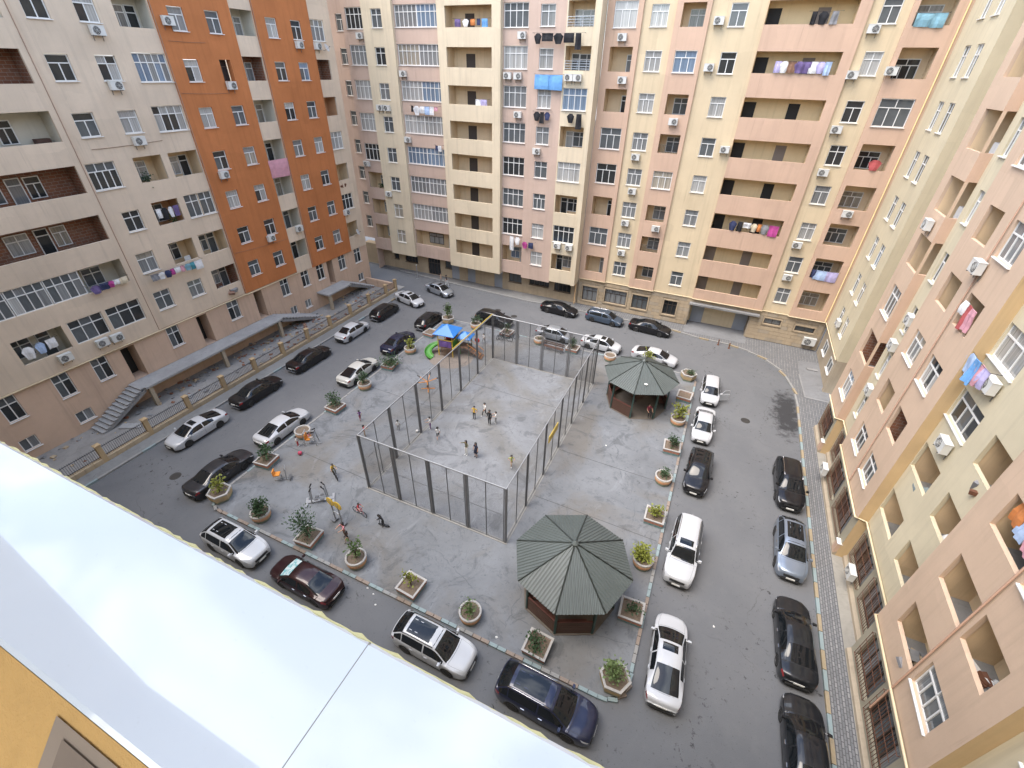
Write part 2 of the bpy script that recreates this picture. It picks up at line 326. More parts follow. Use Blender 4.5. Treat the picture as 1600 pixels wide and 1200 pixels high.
def ob(name, me, mat=None, parent=None, loc=(0, 0, 0), rz=0.0, scale=None, rot=None):
    """link one mesh object; mats on the object so that meshes can be shared"""
    o = bpy.data.objects.new(name, me); COL.objects.link(o)
    mats = mat if isinstance(mat, (list, tuple)) else ([mat] if mat else [])
    if me is not None and mats:
        while len(me.materials) < len(mats): me.materials.append(None)
        for i, m in enumerate(mats):
            o.material_slots[i].link = 'OBJECT'; o.material_slots[i].material = m
    if parent: o.parent = parent
    o.location = loc; o.rotation_euler = rot if rot else (0, 0, rz)
    if scale: o.scale = scale
    return o
def empty(name, loc=(0, 0, 0), rz=0.0):
    o = bpy.data.objects.new(name, None); COL.objects.link(o); o.location = loc; o.rotation_euler = (0, 0, rz); o.empty_display_size = 0.3; return o
def tag(o, label=None, cat=None, group=None, kind=None):
    for k, v in (('label', label), ('category', cat), ('group', group), ('kind', kind)):
        if v: o[k] = v
    return o
UBOX = MB().box(-.5, .5, -.5, .5, -.5, .5).mesh('unit_box')
UPANE = MB().box(-.5, .5, -.5, .5, 0, 1).mesh('unit_pane')
def bx(name, mat, parent, x0, x1, y0, y1, z0, z1):
    return ob(name, UBOX, mat, parent, ((x0+x1)/2, (y0+y1)/2, (z0+z1)/2), 0, (abs(x1-x0), abs(y1-y0), abs(z1-z0)))
ORD = ['ground', 'first', 'second', 'third', 'fourth', 'fifth', 'sixth', 'seventh', 'eighth', 'ninth', 'tenth', 'eleventh', 'twelfth', 'thirteenth', 'fourteenth', 'fifteenth']
# ---------------------------------------------------------------- the ground
def struct(name, me, mat, **k):
    return tag(ob(name, me, mat, **k), kind='structure')
struct('road', MB().quad((-300, -300, 0), (300, -300, 0), (300, 300, 0), (-300, 300, 0)).mesh('road'), ASPH)
def rrect(x0, x1, y0, y1, r, n=8):
    p = []
    for cx, cy, a0 in ((x1-r, y0+r, -pi/2), (x1-r, y1-r, 0), (x0+r, y1-r, pi/2), (x0+r, y0+r, pi)):
        p += [(cx+r*cos(a0+pi/2*i/n), cy+r*sin(a0+pi/2*i/n)) for i in range(n+1)]
    return p
plaza_in = rrect(-26.15, 1.32, 10.28, 40.35, 1.1)
plaza = struct('plaza', MB().prism(plaza_in, -0.1, 0.12).mesh('plaza'), PLAZA)
def along(poly, step, closed=False):
    pts = [Vector(p).to_3d() if len(p) == 2 else Vector(p) for p in poly]
    if closed: pts.append(pts[0])
    out = []; carry = 0.0
    for a, b in zip(pts, pts[1:]):
        L = (b-a).length; d = carry
        while d < L: out.append((a+(b-a)*(d/L), (b-a).normalized())); d += step
        carry = d-L
    return out
def kerb(name, poly, closed, pick, step=1.0, w=0.17, top=0.145):
    root = tag(empty(name), kind='structure')
    for i, (p, t) in enumerate(along(poly, step, closed)):
        q = p+t*(step/2); m = pick(i, q)
        ob('kerb_stone', UBOX, m, root, (q.x, q.y, top/2-0.02+random.uniform(-.006, .004)), atan2(t.y, t.x), (step-0.03, w, top+0.04))
    return root
def pick_plaza(i, q):
    if q.y > 39.8: return KGREY if i % 3 else KBLUE
    if q.x < -25.5: return KBLUE if i % 4 < 2 else KGREY
    return (KBLUE, KRUST, KBLUE, KGREY, KRUST)[i % 5]
kerb('plaza_kerb', rrect(-26.24, 1.41, 10.19, 40.44, 1.2), True, lambda i, q: pick_plaza(i//2, q), 0.47)
RK = [(-2.2, 49.45), (0.5, 48.85), (3.8, 48.7), (5.3, 48.3), (7.1, 47.4), (8.2, 46.2), (9.2, 44.5), (9.8, 42.4), (10.0, 39.9), (10.0, 4.0)]
struct('pavement_right', MB().prism([(x+.06, y+.06) for x, y in RK]+[(22, 4), (22, 55), (-14, 55), (-14, 49.7)], -0.1, 0.115).mesh('pavement'), PAVE)
kerb('pavement_kerb', RK, False, lambda i, q: (KBLUE if i % 2 else KYEL) if q.y < 37 else (KGREY if i % 3 else KYEL), 1.02)
struct('pavement_far', MB().prism([(-46, 55), (-46, 51.2), (-40, 50.6), (-32, 49.9), (-20, 49.3), (-14.02, 49.5), (-14.02, 55)], -0.1, 0.1).mesh('pavement'), concrete('worn_pavement', (0.19, 0.19, 0.185), 2.0))
kerb('far_kerb', [(-40, 50.52), (-32, 49.82), (-20, 49.22), (-14, 49.42), (-2.3, 49.5)], False, lambda i, q: KGREY, 1.1)
struct('pavement_left', MB().box(-36.05, -34.95, 2, 44.3, -0.1, 0.11).mesh('pavement'), concrete('left_pavement', (0.2, 0.205, 0.205), 1.6))
kerb('left_kerb', [(-34.88, 2.5), (-34.88, 44.2)], False, lambda i, q: KBLUE if i % 4 == 1 else (KYEL if i % 9 == 3 else KGREY), 1.0)
struct('yard', MB().box(-41.3, -36.06, -6, 46, -0.1, 0.06).mesh('yard'), YARD)
# smooth concrete apron at the stairwell recess of the right-hand building
ap = struct('entrance_apron', MB().prism([(10.75, 41.4), (14.9, 41.4), (14.9, 47.2), (12.3, 48.6), (10.5, 48.2), (10.45, 45.3)], 0.0, 0.135).mesh('apron'), APRON)
struct('entrance_step', MB().prism([(10.6, 41.2), (14.9, 41.2), (14.9, 41.38), (10.72, 41.38), (10.45, 45.3), (10.30, 45.3)], 0.0, 0.20).mesh('step'), CONC)
struct('bench_step', MB().box(11.15, 12.1, 46.6, 46.95, 0.13, 0.24).mesh('step'), CONC)
# strip of concrete along the foot of the right-hand building
struct('wall_apron', MB().box(11.02, 12.0, 4, 36.9, 0.0, 0.128).mesh('strip'), concrete('wall_strip', (0.30, 0.285, 0.25), 1.8, True))
# entrance landing of the middle building
struct('entrance_landing', MB().box(-1.0, 5.4, 49.55, 53, 0.0, 0.14).mesh('landing'), APRON)

# ---------------------------------------------------------------- facades
class Facade:
    """one building: P(u, d, z) with u along the wall, d out of it, z up"""
    def __init__(s, name, label, P, rz, sign=1):
        s.root = empty(name, P(0, 0, 0) if False else (0, 0, 0)); tag(s.root, label, 'building')
        s.P = P; s.rz = rz; s.panes = True
    def wall(s, u0, u1, z0, z1, d, mat, holes=(), name='wall', inner=1.7, rev=0.17, side=True, side_mat=None):
        P = s.P; b = MB()
        us = sorted({u0, u1, *[h[0] for h in holes], *[h[1] for h in holes]}); zs = sorted({z0, z1, *[h[2] for h in holes], *[h[3] for h in holes]})
        us = [u for u in us if u0-1e-6 <= u <= u1+1e-6]
        for i in range(len(us)-1):
            run = None
            for j in range(len(zs)-1):
                um, zm = (us[i]+us[i+1])/2, (zs[j]+zs[j+1])/2
                hit = any(h[0] < um < h[1] and h[2] < zm < h[3] for h in holes)
                if not hit: run = [zs[j], zs[j+1]] if run is None else [run[0], zs[j+1]]
                if run and (hit or j == len(zs)-2):
                    b.quad(P(us[i], d, run[0]), P(us[i+1], d, run[0]), P(us[i+1], d, run[1]), P(us[i], d, run[1])); run = None
        for h in holes:
            a, c, z, w = h[:4]; r = h[4] if len(h) > 4 else rev
            b.quad(P(a, d, z), P(c, d, z), P(c, d-r, z), P(a, d-r, z)); b.quad(P(a, d, w), P(c, d, w), P(c, d-r, w), P(a, d-r, w))
            b.quad(P(a, d, z), P(a, d, w), P(a, d-r, w), P(a, d-r, z)); b.quad(P(c, d, z), P(c, d, w), P(c, d-r, w), P(c, d-r, z))
        b.quad(P(u0, d, z1), P(u1, d, z1), P(u1, d-inner, z1), P(u0, d-inner, z1)); b.quad(P(u0, d, z0), P(u1, d, z0), P(u1, d-inner-1, z0), P(u0, d-inner-1, z0))
        if side:
            b.cur = 1 if side_mat else 0
            b.quad(P(u0+.003, d, z0), P(u0+.003, d, z1), P(u0+.003, d-inner, z1), P(u0+.003, d-inner, z0)); b.quad(P(u1-.003, d, z0), P(u1-.003, d, z1), P(u1-.003, d-inner, z1), P(u1-.003, d-inner, z0))
        return ob(name, b.mesh(name), [mat, side_mat] if side_mat else mat, s.root)
    def win(s, uc, w, zs, h, d, cols=2, top=1, pm=None, frame=PVC, sill=True, rec=0.10, parent=None, tr=0.68, name='window', per_pane=None):
        """a framed window: mesh frame with panes and a sill as its parts"""
        per = s.panes if per_pane is None else per_pane
        key = ('win', round(w, 2), round(h, 2), cols, top, tr); fw = 0.055
        me = CACHE.get(key)
        if not me:
            b = MB(); x = w/2
            for a in (-x, x-fw): b.box(a, a+fw, 0, .07, 0, h)
            b.box(-x+fw, x-fw, 0, .07, 0, fw); b.box(-x+fw, x-fw, 0, .07, h-fw, h)
            zt = h*tr if top else h
            if top: b.box(-x+fw, x-fw, -.005, .07, zt-.03, zt+.03)
            for i in range(1, cols): xx = -x+w*i/cols; b.box(xx-.03, xx+.03, -.004, .07, fw, (zt-.03) if top else h-fw)
            for i in range(1, top): xx = -x+w*i/top; b.box(xx-.028, xx+.028, -.003, .07, zt+.03, h-fw)
            me = b.mesh('window_frame'); CACHE[key] = me
        o = ob(name, me, frame, parent or s.root, s.P(uc, d-rec, zs), s.rz)
        zt = h*tr if top else h
        if pm is None: pm = s.mood()
        if per:
            for i in range(cols):
                cw = w/cols; ob('pane', UPANE, random.choice(pm), o, (-w/2+cw*(i+.5), .045, fw*.5), 0, (cw-.02, .012, zt-fw*.5))
            for i in range(top):
                cw = w/top; ob('pane', UPANE, random.choice(pm), o, (-w/2+cw*(i+.5), .045, zt), 0, (cw-.02, .012, h-zt-fw*.5))
        else:
            ob('pane', UPANE, random.choice(pm), o, (0, .045, fw*.5), 0, (w-.02, .012, h-fw))
        if sill: ob('sill', UBOX, PVC if frame is PVC else frame, o, (0, -rec/2-.03, -.025), 0, (w+.10, rec+.12, .04))
        return o
    def mood(s):
        r = random.random(); D, S_, C, Cc, B_, Nn = PANES
        return [D] if r < .12 else [D, S_] if r < .28 else [S_] if r < .40 else [C, C, D] if r < .55 else [C] if r < .68 else [Nn] if r < .84 else [Cc, Nn] if r < .93 else [B_, B_, S_]
    def loggia(s, u0, u1, z0, z1, d, mat, depth=1.3, low=0.85, high=0.12, back=(), wide=0.04, floor_mat=None, open_a=None):
        """the room behind an open balcony: floor, ceiling, side walls and back wall, with doors and windows set into the back"""
        P = s.P; b = MB(); f = d-0.17; k = f-depth; a, c, zf, zc = u0-wide, u1+wide, z0-low, z1+high
        b.quad(P(a, k, zf), P(c, k, zf), P(c, k, zc), P(a, k, zc)); b.quad(P(a, f, zc), P(c, f, zc), P(c, k, zc), P(a, k, zc))
        fa = f if open_a is None else open_a
        b.quad(P(a, fa, zf), P(a, fa, zc), P(a, k, zc), P(a, k, zf)); b.quad(P(c, f, zf), P(c, f, zc), P(c, k, zc), P(c, k, zf))
        b.quad(P(a, f, zf), P(c, f, zf), P(c, f, z0), P(a, f, z0)); b.quad(P(a, f, z1), P(c, f, z1), P(c, f, zc), P(a, f, zc))
        b.cur = 1; b.quad(P(a, f, zf), P(c, f, zf), P(c, k, zf), P(a, k, zf))
        o = ob('loggia', b.mesh('loggia'), [mat, floor_mat or CONC], s.root)
        for t in back:
            kind, uc, w = t[:3]
            if kind == 'w': s.win(uc, w, zf+.85, 1.35, k+.075, 2 if w < 1.7 else 3, 2 if w > 1.2 else 1, None, t[3] if len(t) > 3 else PVC, False, 0.0, o, per_pane=False)
            elif kind == 'd': s.win(uc, w, zf+.03, 2.2, k+.075, 1, 1, None, t[3] if len(t) > 3 else PVC, False, 0.0, o, .8, 'door', per_pane=False)
            elif kind == 'x': ob('doorway', UPANE, t[3] if len(t) > 3 else DARK, o, P(uc, k+.01, zf+.02), s.rz, (w, .02, 2.1))
        return o
    def ac(s, u, z, d, label, w=0.8, group='air conditioners on the walls', rot=0):
        me = CACHE.get('ac')
        if not me:
            b = MB().box(-.4, .4, -.3, 0, 0, .56); b.box(-.41, .41, -.31, .01, .53, .565); me = b.mesh('ac_casing')
            CACHE['acf'] = MB().lathe([(.0, -.315), (.22, -.315), (.23, -.305), (.23, -.298)], 16, 0, 0, 'y').mesh('fan')
            g = MB()
            for r_ in (.08, .15, .215):
                g.tube([(r_*cos(t*pi/8), -.325, r_*sin(t*pi/8)) for t in range(17)], .006, 4, False)
            for t in range(4): g.tube([(-.22*cos(t*pi/4), -.325, -.22*sin(t*pi/4)), (.22*cos(t*pi/4), -.325, .22*sin(t*pi/4))], .005, 4)
            CACHE['acg'] = g.mesh('fan_grille')
            b = MB()
            for x in (-.28, .28): b.box(x-.015, x+.015, -.34, .06, -.035, -.002); b.box(x-.015, x+.015, .03, .06, -.3, -.035)
            CACHE['acb'] = b.mesh('bracket'); CACHE['ac'] = me
        r = empty('air_conditioner', s.P(u, d+.09, z), s.rz); tag(r, label, 'air conditioner', group); k = w/.8; r.scale = (k, 1, k)
        ob('casing', me, ACW, r); fx = -.11 if hash((round(u*10), round(z*10))) % 2 else .11
        ob('fan', CACHE['acf'], ACD, r, (fx, 0, .27)); ob('fan_grille', CACHE['acg'], ACW, r, (fx, 0, .27)); ob('bracket', CACHE['acb'], STEEL, r)
        return r
CACHE = {}
F_A = lambda u, d, z: (-41.1+d, u, z)
F_B = lambda u, d, z: (u, 50.0-d, z)
F_C = lambda u, d, z: (u, 51.3-d, z)
F_D = lambda u, d, z: (11.1-d, u, z)
TOP = 37.0

# ------------------------------------------------ the left-hand building: cream with two orange panels
A = Facade('apartment_block', 'long cream apartment block with two tall orange panels behind the railing', F_A, pi/2)
SA = lambda f: 6.6+3.21*(f-1)
H0 = []
def A_log(u0, u1, f, h=1.75, d=0.0, mat=None, back=None, hl=None):
    z = SA(f); hl.append((u0, u1, z, z+h)); m = mat or random.choice([INT_C, INT_W, INT_C])
    A.loggia(u0, u1, z, z+h, d, m, 1.25, 0.9, 0.1, back if back is not None else [('w', (u0+u1)/2+.35, 1.2), ('d', (u0+u1)/2-.65, .8)])
# a0: deep loggias, some walled in bare brick
hs = []
for f in range(1, 10):
    z = SA(f)
    if f == 1:
        for u0, u1, c in ((13.55, 15.8, 3), (16.05, 18.5, 3)):
            hs.append((u0, u1, z, z+1.75)); A.win((u0+u1)/2, u1-u0-.02, z, 1.74, .12, c, c, [PANES[0], PANES[1]], sill=False)
        A_log(10.3, 13.2, 1, 1.75, .12, INT_W, [('w', 11.0, 1.3), ('d', 12.4, .8)], hs)
    elif f == 2:
        hs.append((9.4, 18.55, z, z+1.75)); A.loggia(9.4, 18.55, z, z+1.75, .12, INT_W, 1.25, .9, .1, [('w', 17.0, 1.3), ('w', 11.5, 1.3), ('d', 15.8, .8)])
        for k in range(3): A.win(10.35+k*2.15, 2.1, z, 1.74, .12, 4, 4, [PANES[5], PANES[2], PANES[1]], sill=False)
    else:
        br = f in (3, 4, 6); hs.append((9.4, 18.55, z, z+1.75))
        A.loggia(9.4, 18.55, z, z+1.75, .12, BRICK if br else INT_W, 1.25, .9, .1, [('w', 10.6, 1.3), ('d', 12.1, .8), ('w', 14.0, 1.3), ('d', 15.4, .8), ('w', 16.2+.2, .9)])
A.wall(6.0, 19.0, 5.25, TOP, .12, CREAM, hs)
A.wall(-8.0, 6.0, 0, TOP, 0.0, CREAM, [])
# a1: windows in three columns
hs = []
for f in range(1, 10):
    z = SA(f)
    def W_(u0, u1, h, c, t, zo=0.0, pm=None): hs.append((u0, u1, z+zo, z+zo+h)); A.win((u0+u1)/2, u1-u0-.02, z+zo, h-.01, 0.0, c, t, pm)
    if f in (1, 2): W_(19.7, 21.05, 1.55, 2, 2 if f == 1 else 1, .1)
    elif f == 3: W_(20.05, 21.3, 1.45, 2, 2, .08)
    elif f == 4: W_(19.15, 21.05, 1.75, 4, 3, 0, [PANES[0], PANES[1]])
    else: W_(19.75, 21.05, 1.45, 2, 1, .1)
    if f in (2, 3, 4): A_log(22.35, 24.45, f, 1.75, 0, INT_O if f == 3 else INT_C, [('w', 23.2, 1.3)], hs)
    else: W_(22.6, 23.88, 1.45, 2, 2 if f in (1, 6) else 1, .1)
    if f in (1, 2, 4, 7): A_log(25.0, 27.42, f, 1.75, 0, BRICK if f == 1 else INT_W if f == 7 else INT_C, [('w', 25.9, 1.1), ('d', 26.9, .75)], hs)
    elif f == 3: W_(25.0, 26.2, 1.8, 2, 2); W_(26.25, 27.45, 1.8, 2, 2)
    elif f == 5: W_(25.05, 27.4, 1.7, 4, 4, 0, [PANES[2], PANES[0], PANES[2]])
    else: W_(25.05, 27.45, 1.75, 5, 5, 0, [PANES[2], PANES[4], PANES[5]])
A.wall(19.0, 27.5, 5.25, TOP, 0.0, CREAM, hs)
# a2, a4: orange panels; a3: narrow balconies between them
for (u0, u1, wl, bot) in ((27.5, 34.05, (29.3, 32.3), 5.25), (36.3, 42.75, (38.05, 40.9), 5.0)):
    hs = []
    for f in range(1, 10):
        for j, uc in enumerate(wl):
            z = SA(f)-.02
            if u0 < 30 and f == 6 and j == 1:
                hs.append((uc-.5, uc+.55, z, z+1.5, .5)); A.win(uc, 1.05, z, 1.5, -.38, 2, 1, [PANES[0]], BROWNF, False)
            else:
                hs.append((uc-.61, uc+.61, z, z+1.46)); A.win(uc, 1.2, z, 1.45, .1, 2, 1)
    A.wall(u0, u1, bot, TOP, .1, ORANGE, hs)
hs = []
for f in range(1, 10):
    A_log(34.14, 36.24, f, 1.75, .02, (BRICK if f == 6 else INT_W), [('w', 34.75, .95), ('d', 35.7, .75)], hs)
A.wall(34.05, 36.3, 5.0, TOP, .02, CREAM, hs)
hs = []
for f in range(1, 10):
    z = SA(f)
    if f in (2, 4, 7, 9): hs.append((42.86, 44.64, z, z+1.7)); A.win(43.75, 1.76, z, 1.69, 0, 3, 3)
    else: A_log(42.86, 44.64, f, 1.7, 0, {5: INT_O, 6: BRICK, 3: INT_C}.get(f, INT_C), [('w', 43.4, 1.0)], hs)
A.wall(42.75, 45.65, 5.0, TOP, 0.0, CREAM, hs)
# raised ground floor with windows, doorways to the landings and small basement lights
hs = []
for u0, u1 in ((7.9, 8.95), (11.05, 12.1), (13.6, 14.7), (19.45, 20.5), (25.3, 26.5), (31.65, 32.72), (34.53, 35.62), (36.85, 37.95), (40.42, 41.6), (43.23, 44.4)):
    h = 1.85; hs.append((u0, u1, 3.22, 3.22+h)); A.win((u0+u1)/2, u1-u0-.02, 3.22, h-.01, -.04, 2, 2, [PANES[0], PANES[1], PANES[1]], rec=.07)
for u0, u1 in ((15.75, 16.8), (22.2, 23.2), (28.35, 29.3), (38.5, 39.42)): hs.append((u0, u1, 2.06, 4.95, 1.3))
for u0, u1 in ((7.6, 8.6), (11.1, 12.2), (32.1, 33.0), (34.2, 35.1), (43.3, 44.3)):
    hs.append((u0, u1, .8, 1.75)); A.win((u0+u1)/2, u1-u0-.02, .8, .94, -.04, 2, 0, [PANES[5], PANES[1]], rec=.07)
A.wall(6.0, 45.65, 0.0, 5.25, -.04, CREAM_L, hs, side=True)
for u0, u1 in ((15.75, 16.8), (22.2, 23.2), (28.35, 29.3), (38.5, 39.42)):
    bx('doorway', DARK, A.root, -41.1-1.36, -41.1-1.33, u0, u1, 2.06, 4.95)
bx('wall', CREAM, A.root, -60, -41.3, 45.5, 45.62, 0, TOP); bx('roof', CONC, A.root, -60, -41.15, -8, 45.6, TOP-.3, TOP+.02)

# ------------------------------------------------ the far building: pale yellow and dusty pink bays
B = Facade('apartment_block', 'pale yellow and dusty pink apartment block with glazed bays at the far end', F_B, 0); B.panes = False
SB = lambda f: 4.52+3.24*(f-1)
R19 = range(1, 10)
bot = 2.95
hs = []
for f in R19: z = SB(f)+.05; hs.append((-47.3, -46.0, z, z+1.6)); B.win(-46.65, 1.28, z, 1.59, -3.5, 2, 1, [PANES[1]])
B.wall(-52, -43.3, bot, TOP, -3.5, PINK_B, hs)
hs = []
for f in R19:
    z = SB(f)
    hs.append((-42.8, -40.45, z, z+1.85))
    if f < 4: B.loggia(-42.8, -40.45, z, z+1.85, 0, INT_C, 1.3, .9, .1, [('w', -41.4, 1.2)])
    else: B.win(-41.62, 2.33, z, 1.84, 0, 4, 4)
B.wall(-43.3, -40.3, bot, TOP, 0, PINK_B, hs, inner=4)
hs = []
for f in R19: z = SB(f)+.05; hs.append((-39.1, -37.75, z, z+1.6)); B.win(-38.42, 1.33, z, 1.59, .35, 2, 2)
B.wall(-40.3, -36.45, 2.85, TOP, .35, YEL_B, hs)
hs = []
for f in R19:
    z = SB(f)+.1; hs.append((-36.38, -30.98, z, z+1.85))
    if f == 1: B.loggia(-36.38, -30.98, z, z+1.85, 0, INT_C, 1.3, .95, .1, [('w', -34.1, 2.2, BROWNF), ('d', -31.8, .8), ('w', -31.2, .01)][:2])
    else:
        B.win(-35.0, 2.68, z, 1.84, 0, 5, 5, [random.choice([PANES[2], PANES[5], PANES[3], PANES[4]])], sill=False); B.win(-32.33, 2.66, z, 1.84, 0, 5, 5, [random.choice([PANES[2], PANES[5], PANES[0], PANES[4]])], sill=False)
        bx('sill', PVC, B.root, -36.4, -30.95, 49.93, 50.06, z-.05, z-.005)
B.wall(-36.45, -30.9, bot, TOP, 0, PINK_B, hs)
hs = []
for f in R19:
    z = SB(f)+.02; hs.append((-29.95, -24.8, z, z+1.68))
    B.loggia(-29.95, -24.8, z, z+1.68, .55, INT_C, 1.4, .95, .1, [('x', -28.0, 1.05, plain('stair_dark', (.07, .055, .045), .8))])
B.wall(-30.9, -23.85, 2.75, TOP, .55, YEL_B, hs)
hs = []
for f in R19:
    z = SB(f); hs.append((-23.78, -21.2, z, z+1.85))
    if f == 1: B.loggia(-23.78, -21.2, z, z+1.85, 0, INT_C, 1.3, .9, .1, [('w', -22.6, 1.2), ('d', -21.6, .7)])
    else: B.win(-22.49, 2.55, z, 1.84, 0, 4, 4)
B.wall(-23.85, -21.1, bot, TOP, 0, PINK_B, hs)
hs = []
for f in R19: z = SB(f)+.05; hs.append((-19.95, -18.5, z, z+1.62)); B.win(-19.22, 1.43, z, 1.61, .15, 2 if f % 3 else 3, 2)
B.wall(-21.1, -17.4, 2.7, TOP, .15, PINK_B, hs)
hs = []
for f in R19:
    z = SB(f); hs.append((-17.28, -14.82, z, z+1.85))
    if f in (2, 4, 6, 9): B.win(-16.05, 2.44, z, 1.84, .25, 4, 4)
    else:
        B.loggia(-17.28, -14.82, z, z+1.85, .25, INT_C, 1.3, .9, .1, [('w', -15.6, 1.4), ('d', -16.7, .75)])
        if f in (7, 8):
            b = MB()
            for k in range(4): b.tube([(-1.2, -.02, .12+k*.2), (1.2, -.02, .12+k*.2)], .016, 5)
            for x in (-1.2, 0, 1.2): b.tube([(x, -.02, 0), (x, -.02, .75)], .016, 5)
            ob('railing', b.mesh('railing'), plain('pale_blue_rail', (.45, .52, .6), .4), B.root, F_B(-16.05, .25, z))
B.wall(-17.4, -14.6, bot, TOP, .25, YEL_B, hs); B.wall(-14.6, -14.15, bot, TOP, .45, YEL_B, [], name='pilaster')
# recessed ground floor
_K = .9865; PB = lambda u, d, z: (u*_K, 51.3-d, max(0, 24-(24-z)*_K) if z > .2 else z)
s_ = B.P; B.P = PB; hs = []
DKW = [PANES[0], PANES[1]]
for u0, u1, z0, z1, c in ((-41.9, -41.1, 1.05, 2.1, 1), (-40.0, -37.9, .95, 2.0, 4), (-33.4, -32.4, 1.1, 2.4, 2), (-23.7, -21.9, .95, 2.4, 3), (-20.8, -18.1, 1.1, 2.3, 4), (-17.4, -15.2, .9, 2.4, 4)):
    hs.append((u0, u1, z0, z1)); B.win((u0+u1)/2, u1-u0-.02, z0, z1-z0-.01, 0, c, 0, DKW, BROWNF)
hs.append((-36.2, -34.2, .12, 2.5)); B.win(-35.2, 1.98, .12, 2.37, 0, 4, 4, DKW, BROWNF, False, name='gate')
for u in (-31.8, -29.3, -25.25): hs.append((u-.6, u+.6, .1, 2.15)); ob('shutter_door', UPANE, GREYDOOR, B.root, PB(u, -.1, .1), 0, (1.18, .05, 2.04))
B.wall(-47.1, -14.35, 0, 2.7, 0, STONE, hs, inner=1.0)
B.P = s_
bx('soffit', CONC, B.root, -43.3, -14.2, 50.05, 51.6, 2.97, 3.04); bx('roof', CONC, B.root, -52, -14.2, 50.05, 66, TOP-.3, TOP+.02); bx('wall', PINK_B, B.root, -43.35, -43.25, 50.1, 66, 0, TOP)

# ------------------------------------------------ the middle building: warm yellow and salmon strips over a stone ground floor
Cb = Facade('apartment_block', 'warm yellow and salmon apartment block on a limestone ground floor', F_C, 0); Cb.panes = False
SCF = lambda f: 4.5+3.24*(f-1)
CB = 3.42
hs = []
for f, k in zip(R19, 'lwlwwllwl'):
    z = SCF(f); hs.append((-13.45, -11.36, z, z+1.88))
    if k == 'w': Cb.win(-12.4, 2.07, z, 1.87, .2, 3, 2)
    else: Cb.loggia(-13.45, -11.36, z, z+1.88, .2, INT_C, 1.3, .9, .08, [('d', -11.75, .7)])
Cb.wall(-14.1, -10.9, CB, TOP, .2, ORG_C, hs)
hs = []
for f in R19: z = SCF(f)+.06; hs.append((-10.2, -8.74, z, z+1.56)); Cb.win(-9.47, 1.44, z, 1.55, 0, 3, 2)
Cb.wall(-10.9, -8.1, CB, TOP, 0, YEL_C, hs)
hs = []
for f, k in zip(R19, 'lllwllwlw'):
    z = SCF(f)+.03; hs.append((-7.58, -5.7, z, z+1.62))
    if k == 'w': Cb.win(-6.64, 1.86, z, 1.61, .2, 3, 2)
    else: Cb.loggia(-7.58, -5.7, z, z+1.62, .2, INT_C, 1.3, .9, .1, [('w', -6.4, 1.35)])
    if k == 'l' and f in (2, 5):
        b = MB(); [b.tube([(-.9+.15*i, 0, 0), (-.9+.15*i, 0, .7)], .012, 4) for i in range(13)]; b.tube([(-.92, 0, .7), (.92, 0, .7)], .015, 4)
        ob('railing', b.mesh('railing'), BLACKM, Cb.root, F_C(-6.64, .16, z))
Cb.wall(-8.1, -5.3, CB, TOP, .2, ORG_C, hs)
hs = []
for f in R19: z = SCF(f)+.02; hs.append((-3.76, -2.48, z, z+1.55)); Cb.win(-3.12, 1.26, z, 1.54, 0, 2, 1)
Cb.wall(-5.3, -1.0, CB, TOP, 0, YEL_C, hs)
hs = []
PANED = plain('balcony_back_door', (.22, .18, .15), .6)
for f in R19:
    z = SCF(f)+.13; hs.append((-.99, 5.25, z, z+1.5))
    lo = Cb.loggia(-.99, 5.25, z, z+1.5, .22, INT_L, 1.15, 1.0, .12, [('x', -.45, 1.0, DARK if f > 2 else PANED), ('x', 3.1, .9, [PANED, PANED, DARK, DARK, PANED, DARK, PANED, PANED, PANED][f-1])], wide=.0)
Cb.wall(-1.0, 6.05, CB, TOP, .22, ORG_C, hs)
hs = []
for f in R19: z = SCF(f)+.12; hs.append((6.78, 8.02, z, z+1.56)); Cb.win(7.4, 1.22, z, 1.55, 0, 2, 2 if f % 2 else 1)
Cb.wall(6.05, 8.65, CB, TOP, 0, YEL_C, hs)
hs = []
for f in R19:
    z = SCF(f)-.02; hs.append((9.0, 11.28, z, z+1.95))
    if f == 6: Cb.win(10.14, 2.26, z, 1.94, .25, 3, 2, [PANES[1], PANES[0]])
    else: Cb.loggia(9.0, 11.28, z, z+1.95, .25, INT_C, 1.3, .9, .08, [('w', 9.95, 1.7)])
Cb.wall(8.65, 12.3, CB, TOP, .25, ORG_C, hs)
bx('roof', CONC, Cb.root, -14.1, 24, 51.4, 66, TOP-.3, TOP+.02)
# limestone ground floor, block by block, with dark windows in stone surrounds
gl = [(-13.5, -11.65, .75, 2.58), (-10.72, -8.13, 1.0, 2.7), (-7.45, -5.65, .95, 2.63), (-3.85, -2.4, .95, 2.68), (6.6, 8.2, 2.1, 2.75), (9.6, 11.4, 1.95, 2.55)]
hs = list(gl)+[(-.95, 5.2, .0, 2.6, 1.6)]
Cb.wall(-14.1, 12.3, 0, CB+.05, -.03, STONE2, hs, name='ground_floor_wall', rev=.2)
for (u0, u1, z0, z1) in gl:
    small = z1-z0 < 1
    Cb.win((u0+u1)/2, u1-u0-.02, z0, z1-z0-.01, -.03, 2 if small else (4 if u1-u0 > 2.2 else 3), 0 if small else 3, [PANES[0], PANES[5], PANES[1]], BROWNF, False)
    fr = MB()
    for a in ((u0-.13, u0, z0-.13, z1+.13), (u1, u1+.13, z0-.13, z1+.13), (u0, u1, z0-.13, z0), (u0, u1, z1, z1+.13)): fr.box(a[0], a[1], 51.19, 51.34, a[2], a[3])
    ob('stone_surround', fr.mesh('stone_surround'), STONE, Cb.root)
sb = empty('stone_base'); sb.parent = Cb.root
row = 0; zz = .16
